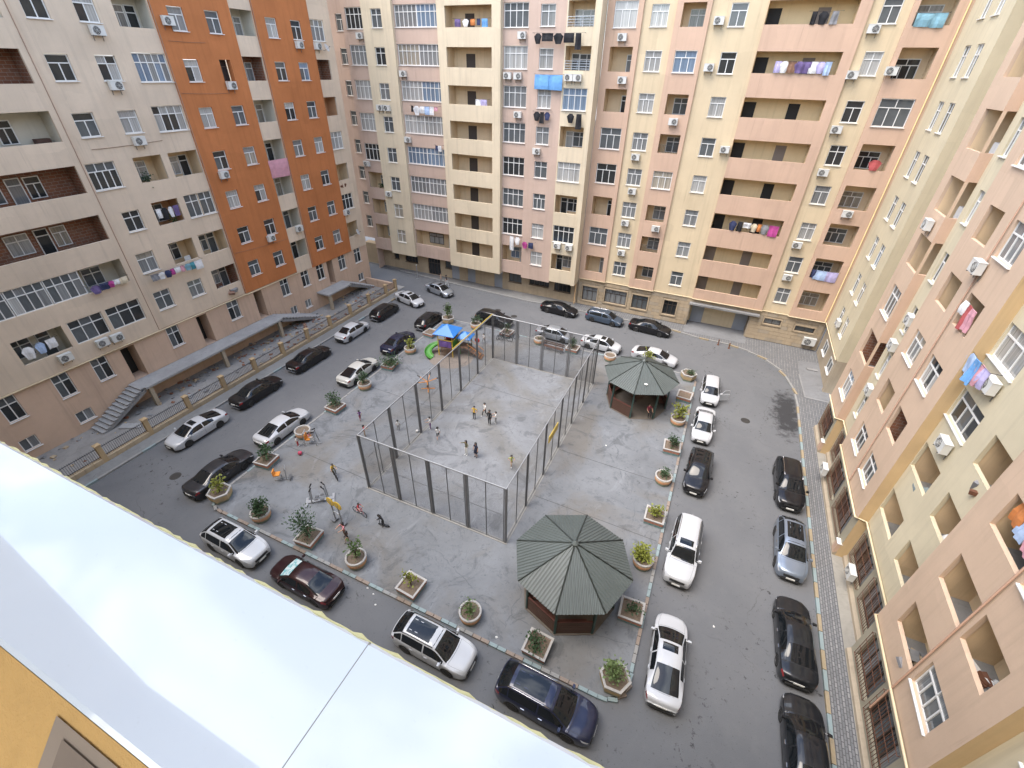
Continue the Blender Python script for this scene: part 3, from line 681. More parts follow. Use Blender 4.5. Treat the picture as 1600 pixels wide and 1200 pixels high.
while zz < 3.2:
    x = -14.05-(.45 if row % 2 else 0); hgt = .40
    while x < 12.1:
        wd = random.choice([.82, .9, .98, 1.06]); x1 = x+wd; segs = [(max(x, -14.05), min(x1, 12.1))]
        for (u0, u1, z0, z1) in [(a-.15, c+.15, e-.15, g+.15) for a, c, e, g in gl]+[(-1.05, 5.3, -1, 2.75)]:
            if zz < z1 and zz+hgt > z0:
                ns = []
                for a, c in segs:
                    if c <= u0 or a >= u1: ns.append((a, c))
                    else:
                        if a < u0: ns.append((a, u0))
                        if c > u1: ns.append((u1, c))
                segs = ns
        for a, c in segs:
            if c-a > .1: ob('stone', UBOX, random.choice([STONE, STONE, STONE2]), sb, ((a+c)/2, 51.31+random.uniform(-.008, .008), zz+hgt/2), 0, (c-a-.022, .13, hgt-.022))
        x = x1
    zz += hgt; row += 1
# recessed entrance under the long balconies
bx('entrance_wall', YEL_C, Cb.root, -1, 5.3, 52.75, 52.9, 0, 2.8)
for u in (-.1, 4.5): ob('shutter_door', UPANE, GREYDOOR, Cb.root, (u, 52.70, .14), 0, (1.3, .06, 2.2))
bx('canopy', CONC, Cb.root, -1.1, 6.0, 50.75, 52.9, 2.86, 3.05)
# ------------------------------------------------ the right-hand building: pale pink bays between light yellow recesses
D = Facade('apartment_block', 'pale pink and light yellow apartment block with open loggias beside the brick pavement', F_D, -pi/2)
SD = lambda f: 4.75+3.23*(f-1)
DB = 3.42
hs = []
for f in R19:
    for uc in (47.9, 45.45): z = SD(f)-.05; hs.append((uc-.62, uc+.62, z, z+1.8)); D.win(uc, 1.22, z, 1.79, -1.05, 2, 2, rec=.08)
D.wall(43.0, 51.05, DB, TOP, -1.05, YEL_D, hs, inner=4)
D.wall(36.0, 43.2, DB, TOP, -4.0, YEL_D, [])
# corner bay with loggias open on two sides
hs = []; ops = []
for f in R19:
    z = SD(f)
    if f in (1, 3):
        hs.append((33.95, 35.85, z, z+1.85)); D.win(34.9, 1.88, z, 1.84, 0, 3, 3, [PANES[5], PANES[1]] if f == 3 else [PANES[2], PANES[4]])
    else:
        hs.append((33.6, 35.85, z, z+1.85)); ops.append((z, z+1.85)); D.loggia(33.6, 35.85, z, z+1.85, 0, BRICK if f == 2 else INT_C, 1.3, .9, .08, [('w', 34.9, 1.2)], wide=.0, open_a=-.55)
D.wall(33.6, 36.9, DB, TOP, 0, PINK_D, [h for h in hs], side=False)
cs = MB(); P = D.P; z = DB
for z0, z1 in ops+[(TOP, TOP)]: cs.quad(P(33.6, 0, z), P(33.6, 0, z0), P(33.6, -.6, z0), P(33.6, -.6, z)); cs.quad(P(33.6, 0, z0-.001), P(33.75, 0, z0-.001), P(33.75, -.6, z0-.001), P(33.6, -.6, z0-.001)); z = z1
cs.quad(P(36.9, 0, DB), P(36.9, 0, TOP), P(36.9, -4, TOP), P(36.9, -4, DB))
ob('bay_side', cs.mesh('bay_side'), ORG_C, D.root)  # salmon on the bay's side carries its shaded look in the colour
hs = []
for f in R19: z = SD(f)+.02; hs.append((32.1, 32.85, z, z+1.65)); D.win(32.47, .73, z, 1.64, -.55, 2, 1)
D.wall(30.5, 33.6, DB, TOP, -.55, YEL_D, hs)
hs = []
for f, k, m in zip(R19, 'wlwllwlwl', 'wlwlwlwlw'):
    z = SD(f)+.02
    for kk, uc in ((k, 28.6), (m, 25.65)):
        hs.append((uc-.85, uc+.85, z, z+1.55))
        if kk == 'w': D.win(uc, 1.68, z, 1.54, 0, 3, 2)
        else: D.loggia(uc-.85, uc+.85, z, z+1.55, 0, BRICK if (f == 2 and uc < 26) else INT_C, 1.2, .9, .1, [('w', uc, 1.2)] if f != 5 else [])
D.wall(23.65, 30.5, DB, TOP, 0, PINK_D, hs, side_mat=SHADE_D)
hs = []
for f, k, m in zip(R19, 'oowwlwlwl', 'ooolowolw'):
    z = SD(f)
    for kk, u0, u1 in ((k, 21.25, 23.58), (m, 18.32, 20.05)):
        hs.append((u0, u1, z, z+1.52))
        if kk == 'w': D.win((u0+u1)/2, u1-u0-.02, z, 1.51, -.55, 3, 2 if f == 3 else 3)
        else: D.loggia(u0, u1, z, z+1.52, -.55, INT_C, 1.2, .85, .08, [('w', (u0+u1)/2, 1.2)] if kk == 'l' else [])
D.wall(17.55, 23.65, DB, TOP, -.55, YEL_D, hs)
hs = []
for f, k, m in zip(R19, 'oolwlwlwl', 'wowlwlwlw'):
    z = SD(f)+.05
    for kk, u0, u1 in ((k, 14.2, 16.45), (m, 11.93, 13.9)):
        hs.append((u0, u1, z, z+1.52))
        if kk == 'w': D.win((u0+u1)/2, u1-u0-.02, z, 1.51, 0, 4, 2, [PANES[5], PANES[1]] if f == 1 else None)
        else: D.loggia(u0, u1, z, z+1.52, 0, INT_C, 1.2, .85, .08, [('w', (u0+u1)/2, 1.2)] if kk == 'l' else [])
D.wall(11.0, 17.55, DB, TOP, 0, PINK_D, hs, side_mat=SHADE_D)
hs = []
for f in R19:
    z = SD(f); hs.append((8.2, 10.3, z, z+1.52)); D.win(9.25, 2.08, z, 1.51, -.55, 3, 2)
D.wall(-2.0, 11.0, DB, TOP, -.55, YEL_D, hs)
bx('roof', CONC, D.root, 11.2, 40, -2, 51, TOP-.3, TOP+.02)
# ground floor following the bays, behind barred windows, on a sloping plinth
def grille(u0, u1, x, z0=.9, z1=2.85):
    b = MB(); w = u1-u0; h = z1-z0
    for i in range(int(w/.15)+1): xx = -w/2+i*.15; b.tube([(xx, -.12, 0), (xx, -.12, h)], .014, 4)
    for z in (.02, h*.33, h*.66, h-.02): b.tube([(-w/2-.03, -.12, z), (w/2+.03, -.12, z)], .016, 4)
    for xx in (-w/2, w/2):
        for z in (.02, h-.02): b.tube([(xx, -.12, z), (xx, .02, z)], .014, 4)
    ob('window_grille', b.mesh('window_grille'), RUST, D.root, (x, (u0+u1)/2, z0), -pi/2)
for (y0, y1, dd, ws_, mt) in ((33.6, 36.9, -.1, [(34.0, 36.4)], BASE_D), (30.5, 33.6, -.65, [(31.1, 33.1)], BASE_D), (23.65, 30.5, -.1, [(27.6, 30.0), (24.4, 26.9)], BASE_D), (17.55, 23.65, -.65, [(20.9, 23.3), (18.0, 20.3)], BASE_D), (11.0, 17.55, -.1, [(14.75, 17.0), (11.9, 14.4)], BASE_D), (-2, 11.0, -.65, [(8, 10.3)], BASE_D)):
    hs = []
    for (q0, q1) in ws_:
        hs.append((q0, q1, .9, 2.85)); D.win((q0+q1)/2, q1-q0-.02, .9, 1.94, dd, 4, 0, [PANES[0], PANES[1], PANES[5]], BROWNF, False, .12); grille(q0, q1, 11.1-dd)
    D.wall(y0, y1, 0, DB+.01, dd, mt, hs, 'ground_floor_wall', inner=1.2, rev=.2, side_mat=SHADE_D)
    x = 11.1-dd; pl = MB().add([(x+.02, y0, 0), (x-.16, y0, 0), (x-.14, y0, .3), (x+.02, y0, .48), (x+.02, y1, 0), (x-.16, y1, 0), (x-.14, y1, .3), (x+.02, y1, .48)], [(0, 1, 2, 3), (4, 7, 6, 5), (1, 5, 6, 2), (2, 6, 7, 3)])
    ob('plinth', pl.mesh('plinth'), STONE2, D.root)
for y in (23.75, 33.7, 11.1): bx('bay_foot', ORG_C, D.root, 11.02, 11.28, y-.09, y+.35, .3, 1.1); bx('bay_foot_cap', PVC, D.root, 10.99, 11.27, y-.12, y+.38, 1.1, 1.14)
fw = MB(); fw.box(12.35, 16, 43.0, 51.2, 0, DB+.02); fw.box(12.2, 12.34, 43.0, 43.5, 0, DB+.01)
ob('ground_floor_wall', fw.mesh('ground_floor_wall'), STONE2, D.root)
s_ = D.P; D.P = lambda u, d, z: (12.35-d, u, z)
for u in (45.0, 48.6): D.win(u, 1.6, 1.3, 1.2, .06, 2, 0, [PANES[1]], PVC, True, .02)
D.P = s_
ob('doorway', UPANE, DARK, D.root, (13.6, 42.985, .13), 0, (1.1, .02, 2.2))

# ------------------------------------------------ the viewer's own building: only its balcony niche and outer wall matter
E_ = tag(empty('viewer_block'), 'ochre balcony wall under the white ledge at the lower corner', 'building')
b = MB()
for (x0, x1, z0, z1) in ((-41, -2.25, 0, 30), (3.2, 11.0, 0, 30), (-2.25, 3.2, 0, 22.98), (-2.25, 3.2, 25.04, 30)):
    b.box(x0, x1, -.02, .21, z0, z1)
ob('wall', b.mesh('wall'), YEL_C, E_)
n = MB(); n.quad((-2.25, -.02, 22.0), (-2.25, -1.8, 22.0), (-2.25, -1.8, 25.04), (-2.25, -.02, 25.04)); n.quad((3.2, -.02, 22.0), (3.2, -1.8, 22.0), (3.2, -1.8, 25.04), (3.2, -.02, 25.04))
n.quad((-2.25, .2, 25.038), (3.2, .2, 25.038), (3.2, -1.8, 25.038), (-2.25, -1.8, 25.038)); n.quad((-2.25, .0, 22.0), (3.2, .0, 22.0), (3.2, -1.8, 22.0), (-2.25, -1.8, 22.0))
ob('balcony_room', n.mesh('balcony_room'), INT_W, E_)  # no back wall: left open so sky light reaches the haunch
# inner face of the parapet: a sloping rendered haunch with a shallow brown niche, lower than the ledge
h = MB()
h.quad((-2.25, -.006, 23.088), (3.2, -.006, 23.088), (3.2, -.42, 22.62), (-2.25, -.42, 22.62))
ob('parapet_haunch', h.mesh('parapet_haunch'), WALL_E, E_)
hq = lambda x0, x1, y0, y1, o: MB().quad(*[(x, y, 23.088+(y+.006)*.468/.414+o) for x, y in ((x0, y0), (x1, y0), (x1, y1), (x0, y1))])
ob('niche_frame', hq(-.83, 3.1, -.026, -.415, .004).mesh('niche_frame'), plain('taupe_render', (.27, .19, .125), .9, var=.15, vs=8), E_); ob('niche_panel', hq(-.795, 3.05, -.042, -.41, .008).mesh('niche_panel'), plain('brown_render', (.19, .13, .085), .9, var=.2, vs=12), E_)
# ------------------------------------------------ the white ledge in two lengths
LEDGE = NT('white_ledge'); _p = LEDGE.pos()
LEDGE.col(LEDGE.mix(LEDGE.ramp(LEDGE.noise(_p, 1.8, 4), .3, .7), (0.84, 0.84, 0.825), (0.90, 0.90, 0.885)))
_sp = LEDGE.ramp(LEDGE.noise(_p, 95, 2), .70, .76)
LEDGE.col(LEDGE.mix(LEDGE.math('MULTIPLY', _sp, .12), LEDGE.mix(LEDGE.ramp(LEDGE.noise(_p, 1.8, 4), .3, .7), (0.60, 0.60, 0.595), (0.66, 0.66, 0.65)), (.45, .42, .36)))
LEDGE.l(LEDGE.math('ADD', LEDGE.math('MULTIPLY', LEDGE.noise(_p, 14, 4), .16), 0.02), LEDGE.b.inputs['Roughness'])
LEDGE.b.inputs['Coat Weight'].default_value = 1.0; LEDGE.b.inputs['Coat Roughness'].default_value = .02; LEDGE.b.inputs['Coat IOR'].default_value = 1.7
lr = tag(empty('window_ledge', (0, 0, 23.1)), 'glossy white ledge reflecting the clouds across the lower corner', 'ledge')
def slab(x0, x1):
    b = MB(); y0, y1 = -.005, .292; r = .008
    prof = [(y0, -.03), (y1-r, -.03), (y1, -.03+r), (y1, -r), (y1-r, 0), (y0+r, 0), (y0, -r)]
    vs = [(x, y, z) for x in (x0, x1) for y, z in prof]; k = len(prof)
    b.add(vs, [(i, (i+1) % k, k+(i+1) % k, k+i) for i in range(k)]+[tuple(range(k)), tuple(range(k, 2*k))]); return b.mesh('ledge_slab')
ob('ledge_slab', slab(-2.24, -.4105), LEDGE.m, lr); ob('ledge_slab', slab(-.4085, 3.19), LEDGE.m, lr)
bx('joint', plain('dirty_joint', (.3, .27, .2), .9), lr, -.411, -.408, .0, .29, -.02, -.0006)
# crumbly mounting foam squeezed out along the outer edge
fo = MB(); rr = random.Random(4)
pts = []; x = -2.24
while x < .6:
    pts.append((x, .290+rr.uniform(-.001, .002), -.010+rr.uniform(-.003, .002), rr.uniform(.002, .0055)*(1 if rr.random()<.8 else 1.5))); x += .017
fo.tube([p[:3] for p in pts], [p[3] for p in pts], 6)
ob('foam_bead', fo.mesh('foam_bead', True), plain('foam_yellow', (.62, .55, .27), .9, var=.3, vs=30), lr)

# ------------------------------------------------ pipes on the walls
def pipe(name, pts, r, mat, label, n=7):
    b = MB().tube(pts, r, n); return tag(ob(name, b.mesh(name, True), mat), label, 'pipe')
pipe('gas_pipe', [(-40.95, 7, 5.2), (-40.95, 27.4, 5.2), (-40.86, 27.6, 5.18), (-40.86, 34.0, 5.18)], .05, GASP, 'cream gas pipe running level under the first windows of the orange panel')
pipe('gas_pipe', [(-13.9, 50.98, 3.5), (-10.95, 50.98, 3.5), (-10.8, 51.2, 3.5), (-8.15, 51.2, 3.5), (-8.0, 50.98, 3.5), (-5.35, 50.98, 3.5), (-5.2, 51.18, 3.5), (-1.05, 51.18, 3.5), (-.95, 50.98, 3.5), (6.05, 50.98, 3.5), (6.15, 51.18, 3.5), (8.55, 51.18, 3.5), (8.62, 50.94, 3.5), (12.02, 50.94, 3.5), (12.02, 43.0, 3.5)], .05, GASP, 'cream gas pipe stepping along the top of the limestone ground floor')
pipe('gas_pipe', [(11.0, 36.8, 3.47), (11.0, 33.6, 3.47), (11.55, 33.5, 3.47), (11.55, 30.6, 3.47), (11.0, 30.4, 3.47), (11.0, 23.7, 3.47), (11.55, 23.55, 3.47), (11.55, 17.65, 3.47), (11.0, 17.5, 3.47), (11.0, 6, 3.47)], .055, GASP, 'cream gas pipe zigzagging around the foot of the pink bays')
pipe('drain_pipe', [(11.03, 14.13, 1.6), (11.03, 14.13, 30)], .036, PIPEB, 'brown drainpipe down the nearest pale pink bay')
pipe('drain_pipe', [(11.02, 26.68, 3.6), (11.02, 26.68, 33)], .035, PIPEB, 'thin brown drainpipe down the middle pink bay between its two window columns')
pipe('drain_pipe', [(-14.3, 50.85, .2), (-14.3, 50.85, 36)], .06, plain('ochre_pipe', (.42, .26, .12), .6), 'ochre drainpipe where the yellow and salmon blocks meet')
pipe('drain_pipe', [(11.9, 51.0, 3.6), (11.9, 51.0, 36)], .05, plain('yellow_pipe', (.55, .42, .2), .6), 'yellow drainpipe in the inner corner beside the salmon loggias')
for y0, lab in ((18.95, 'thin brown cable pipe down the cream wall beside the deep loggias'), (27.52, 'thin dark pipe down the first edge of the near orange panel'), (36.32, 'thin pipe down the edge of the far orange panel')):
    pipe('cable_pipe', [(-40.96, y0, 5.3), (-40.96, y0, 35)], .025, plain('cable_brown', (.2, .12, .08), .6), lab)
# wires sagging along the walls
def wire(p, q, sag, r, label, mat=None):
    p, q = Vector(p), Vector(q); pts = [p.lerp(q, t/8)-Vector((0, 0, sag*4*(t/8)*(1-t/8))) for t in range(9)]
    b = MB().tube(pts, r, 4); tag(ob('cable', b.mesh('cable'), mat or plain('cable_brown', (.2, .12, .08), .6)), label, 'cable')
wire(F_A(20, .03, 18.8), F_A(25, .03, 18.9), .05, .016, 'brown cable along the cream wall under the fifth storey windows')
wire(F_A(27.7, .13, 21.9), F_A(31.8, .13, 21.8), .04, .012, 'rust-red cable across the near orange panel under the sixth storey')
wire(F_A(27.7, .13, 9.2), F_A(33.9, .13, 8.9), .06, .012, 'rust-red cable across the near orange panel under the second storey')
wire(F_A(28.0, .13, 25.2), F_A(31.0, .13, 25.2), .03, .012, 'rust-red cable across the near orange panel under the seventh storey')

# ------------------------------------------------ air conditioners
def acs(fac, rows, d, strip):
    for r in rows:
        u, z, f, how = r[:4]; dd = r[4] if len(r) > 4 else d
        fac.ac(u, z-.28, dd, f'white air conditioner {how} the {ORD[f]}-storey {strip}')
acs(A, [(23.3, 25.55, 7, 'under'), (23.1, 22.5, 6, 'under'), (23.2, 19.05, 5, 'under')], 0, 'middle window of the cream wall')
acs(A, [(28.35, 26.4, 7, 'beside'), (28.95, 16.0-.15, 4, 'under')], .1, 'window, first column of the near orange panel')
acs(A, [(32.15, 22.35, 6, 'in'), (31.85, 9.55, 2, 'under')], .1, 'window, second column of the near orange panel')
acs(A, [(40.65, 25.45, 7, 'under')], .1, 'window, second column of the far orange panel')
acs(A, [(43.1, 25.45, 7, 'under'), (42.95, 9.6, 2, 'beside')], 0, 'window of the cream strip past the orange')
acs(A, [(14.85, 6.2, 1, 'first of two under'), (15.85, 6.15, 1, 'second of two under'), (12.4, 6.2, 1, 'alone under')], .12, 'windows beside the entrance stairs')
acs(A, [(35.6, 9.55, 2, 'on')], .02, 'narrow balcony between the orange panels')
acs(B, [(-21.75, 26.6, 8, 'under'), (-23.2, 23.4, 7, 'first of two under'), (-22.1, 23.4, 7, 'second of two under'), (-22.0, 20.1, 6, 'under')], 0, 'window beside the pale yellow tower')
acs(B, [(-19.7, 16.9, 5, 'under')], .15, 'window of the wide pink strip')
acs(B, [(-16.7, 23.4, 7, 'first of two under'), (-15.85, 23.4, 7, 'second of two under'), (-16.6, 7.4, 2, 'first of two under'), (-15.2, 7.4, 2, 'second of two under')], .25, 'opening of the last yellow strip')
acs(B, [(-35.8, 23.3, 7, 'under'), (-36.0, 16.9, 5, 'under')], 0, 'long glazed bay')
acs(B, [(-39.2, 20.0, 6, 'first of two under'), (-38.2, 20.0, 6, 'second of two under'), (-39.5, 10.6, 3, 'under')], .35, 'window of the narrow yellow tower')
acs(B, [(-41.0, 26.6, 8, 'under'), (-42.6, 13.8, 4, 'under')], 0, 'window of the outermost pink strip')
acs(Cb, [(-12.4, 26.5, 8, 'under'), (-11.9, 23.3, 7, 'under')], .2, 'opening of the salmon strip by the drainpipe')
acs(Cb, [(-9.6, 16.95, 5, 'under'), (-9.4, 13.75, 4, 'under'), (-9.6, 10.5, 3, 'under'), (-9.5, 7.25, 2, 'under')], 0, 'window of the narrow yellow strip')
acs(Cb, [(-6.6, 20.2, 6, 'under'), (-6.3, 10.4, 3, 'under')], .2, 'loggia of the second salmon strip')
acs(Cb, [(-4.5, 27.6, 8, 'beside'), (-4.5, 24.4, 7, 'beside'), (-1.55, 18.2, 5, 'beside')], 0, 'window of the wide yellow strip')
acs(Cb, [(6.7, 27.0, 8, 'under'), (6.4, 24.1, 7, 'beside'), (6.7, 20.3, 6, 'under'), (6.9, 17.0, 5, 'under'), (7.0, 10.6, 3, 'under'), (7.2, 7.4, 2, 'under')], 0, 'window of the last yellow strip')
acs(Cb, [(8.85, 24.4, 7, 'beside'), (9.9, 13.9, 4, 'under')], .25, 'loggia of the salmon strip in the corner')
Cb.ac(11.3, .75, .06, 'large white air conditioner low on the limestone wall in the corner', 1.15)
acs(D, [(34.8, 17.0, 5, 'under')], 0, 'loggia of the corner pink bay')
acs(D, [(31.8, 12.3, 3, 'beside'), (32.2, 10.4, 3, 'under'), (31.9, 7.2, 2, 'under')], -.55, 'narrow window of the yellow recess')
acs(D, [(46.8, 5.4, 1, 'beside')], -1.05, 'paired windows in the inner corner')
acs(D, [(26.75, 17.1, 5, 'on the drainpipe at')], 0, 'windows of the middle pink bay')
acs(D, [(21.8, 13.9, 4, 'under'), (21.9, 10.6, 3, 'under')], -.55, 'wide window of the yellow recess')
D.ac(30.2, 1.0, .05, 'white air conditioner on the barred ground-floor window below the middle pink bay'); D.ac(21.6, 1.0, -.5, 'white air conditioner on the barred ground-floor window below the yellow recess')

# ------------------------------------------------ washing
CL = {'white': (.68, .68, .68), 'black': (.015, .015, .018), 'navy': (.03, .04, .1), 'sky-blue': (.14, .33, .62), 'pale blue': (.36, .47, .66), 'pink': (.55, .28, .33), 'magenta': (.42, .06, .24), 'purple': (.14, .10, .23), 'red': (.38, .08, .08), 'teal': (.06, .25, .3), 'grey': (.22, .22, .23), 'orange': (.55, .2, .06), 'cream': (.6, .52, .38), 'brown': (.2, .11, .07), 'turquoise': (.2, .37, .45), 'lilac': (.42, .38, .6)}
GARM = {}
def garment_mesh(kind, seed):
    k = (kind, seed)
    if k in GARM: return GARM[k]
    r = random.Random(seed*7+len(kind)); out = {
        'towel': [(-.5, 0), (.5, 0), (.48, -1), (-.5, -1)], 'sheet': [(-.5, 0), (.5, 0), (.5, -1), (-.5, -.97)],
        'shirt': [(-.2, 0), (.2, 0), (.5, -.28), (.4, -.42), (.28, -.3), (.28, -1), (-.28, -1), (-.28, -.3), (-.4, -.42), (-.5, -.28)],
        'trousers': [(-.35, 0), (.35, 0), (.45, -1), (.12, -1), (.0, -.35), (-.12, -1), (-.45, -1)], 'sock': [(-.3, 0), (.3, 0), (.3, -.6), (.5, -1), (-.1, -1), (-.3, -.7)]}[kind]
    bm = bmesh.new(); vs = [bm.verts.new((x, 0, z)) for x, z in out]; bm.faces.new(vs); bmesh.ops.triangulate(bm, faces=bm.faces[:])
    bmesh.ops.subdivide_edges(bm, edges=bm.edges[:], cuts=3, use_grid_fill=True)
    ph = r.uniform(0, 6)
    for v in bm.verts: v.co.y = .05*sin(v.co.x*9+ph)*min(1, -v.co.z*2)+.03*sin(v.co.z*5+ph*2)
    ex = bmesh.ops.extrude_face_region(bm, geom=bm.faces[:]); bmesh.ops.translate(bm, verts=[e for e in ex['geom'] if isinstance(e, bmesh.types.BMVert)], vec=(0, .03, 0))
    me = bpy.data.meshes.new('garment'); bm.to_mesh(me); bm.free(); GARM[k] = me; return me
def washing(fac, u0, u1, z, d, items, where, rope=True):
    """garments pegged in a row; items: (colour, kind, width, height)"""
    n = len(items); sgn = 1 if u1 > u0 else -1
    items = [(c_, k_, w_*1.2, h_) for c_, k_, w_, h_ in items]; tot = sum(i[2] for i in items); gap = (abs(u1-u0)-tot)/max(1, n); u = u0
    if rope:
        b = MB().tube([fac.P(u0-.15*sgn, d, z+.01), fac.P((u0+u1)/2, d, z-.04), fac.P(u1+.15*sgn, d, z+.01)], .008, 4)
        for uu in (u0-.15*sgn, u1+.15*sgn): b.tube([fac.P(uu, d, z+.01), fac.P(uu, d-.55, z+.01)], .014, 4)
        tag(ob('clothes_line', b.mesh('clothes_line'), BLACKM), f'clothes line {where}', 'clothes line')
    seen = {}
    for c, k, w, h in items: seen[(c, k)] = seen.get((c, k), 0)+1
    cnt = {}
    for i, (c, k, w, h) in enumerate(items):
        uc = u+sgn*(gap/2+w/2); u += sgn*(gap+w); cnt[(c, k)] = cnt.get((c, k), 0)+1
        pre = f'{ORD[cnt[(c, k)]]} ' if seen[(c, k)] > 1 else ''
        o = ob(k if k != 'sock' else 'sock', garment_mesh(k, (i*3+len(where)) % 5), plain('cloth_'+c.replace(' ', '_'), CL[c], .9, var=.25, vs=5), None, fac.P(uc, d, z-.03), fac.rz+random.uniform(-.12, .12), (w, 1, h))
        tag(o, f'{pre}{c} {k} hanging {where}', 'laundry', 'washing hung out on the balconies')
S, T, TR, SH, SK = 'shirt', 'towel', 'trousers', 'sheet', 'sock'
washing(A, 33.98, 36.25, 16.3, .14, [('pink', SH, 1.9, 1.6)], 'over the narrow balcony between the orange panels', False)
washing(A, 19.9, 24.2, 9.85, .6, [('grey', T, .5, .5), ('white', S, .5, .55), ('navy', S, .5, .6), ('magenta', T, .35, .5), ('white', T, .45, .45), ('pink', S, .4, .5), ('turquoise', S, .5, .55), ('teal', T, .4, .6), ('white', SH, .6, .75)], 'on the line below the second-storey cream loggia')
washing(A, 15.8, 18.3, 10.35, .45, [('purple', S, .6, .6), ('navy', T, .5, .5), ('magenta', S, .4, .5), ('white', T, .4, .4), ('cream', T, .5, .5)], 'on the line at the half-open glazed balcony')
washing(A, 10.5, 12.6, 7.75, .05, [('white', S, .6, .9), ('pale blue', S, .5, .8), ('white', T, .5, .7)], 'in the loggia above the entrance stairs')
washing(A, 22.5, 24.3, 14.3, .05, [('white', T, .3, .7), ('black', S, .5, .9), ('white', S, .35, .8), ('purple', T, .4, .8)], 'in the third-storey peach loggia')
washing(B, -35.0, -31.5, 20.4, .45, [('black', T, .25, .6), ('white', S, .7, .9), ('white', T, .5, .7), ('pale blue', T, .5, .8), ('white', TR, .5, .8), ('pink', T, .35, .4)], 'below the sixth-storey glazed bay')
washing(B, -32.2, -31.4, 16.6, .35, [('navy', T, .35, .5), ('white', T, .35, .6)], 'below the fifth-storey glazed bay')
washing(B, -20.3, -15.6, 26.75, .75, [('black', S, .6, .8), ('black', T, .9, .6), ('black', S, .8, .8), ('black', T, .8, .7), ('black', TR, .6, 1.2)], 'on the long line under the eighth storey')
washing(B, -20.1, -17.4, 23.6, .5, [('sky-blue', T, 1.25, 1.2), ('sky-blue', SH, 1.3, 1.25)], 'above the sixth-storey window of the pink strip')
washing(B, -20.1, -18.4, 20.5, .5, [('black', S, .6, .8), ('black', TR, .5, 1.0), ('navy', S, .55, .7)], 'above the fifth-storey window of the pink strip')
washing(B, -16.6, -14.9, 20.5, .6, [('black', S, .6, .8), ('black', TR, .6, 1.3)], 'above the fifth-storey loggia of the last yellow strip')
washing(B, -22.6, -21.2, 7.7, .45, [('white', T, .4, 1.7), ('white', S, .6, .9)], 'at the first-storey pink balcony beside the tower')
washing(B, -21.0, -19.5, 7.3, .5, [('magenta', S, .6, .8), ('navy', T, .5, .7)], 'beside the first-storey pink balcony')
washing(B, -26.8, -25.5, 21.3, .35, [('white', T, .5, .7), ('lilac', T, .6, .7)], 'in the sixth-storey tower balcony')
washing(B, -29.0, -25.2, 27.9, .4, [('purple', T, .5, .6), ('white', S, .6, .6), ('orange', T, .4, .5), ('navy', T, .3, .5), ('sky-blue', T, .5, .8)], 'in the eighth-storey tower balcony')
washing(Cb, .7, 4.7, 24.95, .35, [('lilac', T, .4, .8), ('white', S, .6, .8), ('brown', T, .5, .8), ('purple', S, .6, .8), ('purple', T, .5, .8), ('white', T, .5, .8), ('lilac', S, .6, .8), ('pale blue', T, .4, .9)], 'along the seventh-storey long balcony')
washing(Cb, 2.2, 4.2, 28.1, .3, [('black', T, .3, .8), ('black', S, .6, .8), ('grey', TR, .5, .8)], 'along the eighth-storey long balcony')
washing(Cb, .6, 5.0, 12.1, .3, [('navy', S, .6, .9), ('black', TR, .5, .9), ('white', T, .6, .5), ('cream', S, .5, .8), ('orange', T, .3, .7), ('grey', S, .6, .9), ('magenta', T, .7, 1.0)], 'along the third-storey long balcony')
washing(Cb, 9.1, 11.2, 8.6, .35, [('navy', T, .3, .8), ('pale blue', SH, .95, .95), ('lilac', SH, .8, 1.0)], 'in the second-storey corner loggia')
washing(Cb, 9.1, 10.9, 27.9, .35, [('turquoise', SH, .9, .8), ('turquoise', T, .7, .85)], 'in the eighth-storey corner loggia')
washing(Cb, 9.9, 10.9, 18.3, .3, [('red', S, .8, .8)], 'in the fifth-storey corner loggia', False)
washing(D, 26.3, 24.9, 15.7, .1, [('white', T, .35, .6), ('red', S, .6, 1.1), ('pink', T, .4, 1.0)], 'in the fourth-storey loggia of the middle pink bay', False)
washing(D, 23.7, 21.9, 14.4, -.05, [('pale blue', S, .7, .9), ('sky-blue', TR, .5, 1.1), ('pink', S, .6, .9), ('lilac', T, .4, .8)], 'below the fourth-storey wide window of the yellow recess')
washing(D, 16.2, 14.5, 12.7, -.12, [('orange', T, .5, .8), ('pale blue', T, .5, .9), ('pink', S, .6, 1.0)], 'in the third-storey loggia of the nearest pink bay')
# satellite dishes
def dish(p, rz, label):
    r = empty('satellite_dish', p, rz); tag(r, label, 'satellite dish')
    b = MB().lathe([(.0, 0), (.12, .012), (.25, .05), (.36, .11), (.355, .125), (.24, .065), (0, .015)], 18); ob('reflector', b.mesh('reflector', True), plain('dish_grey', (.5, .5, .5), .5), r, (0, -.25, .1), rot=(radians(65), 0, 0))
    b = MB().tube([(0, -.23, .0), (0, -.05, -.1), (0, .1, -.1)], .02, 6); b.tube([(0, -.25, -.05), (0, -.62, .22)], .012, 5); b.box(-.04, .04, -.68, -.58, .18, .26); ob('arm', b.mesh('arm'), STEEL, r)
dish((-40.95, 43.9, 6.9), pi/2+.4, 'grey satellite dish on the first-storey cream loggia past the orange panels')
dish((-40.6, 43.6, 25.2), pi/2+.3, 'grey satellite dish high on the cream strip past the orange panels')
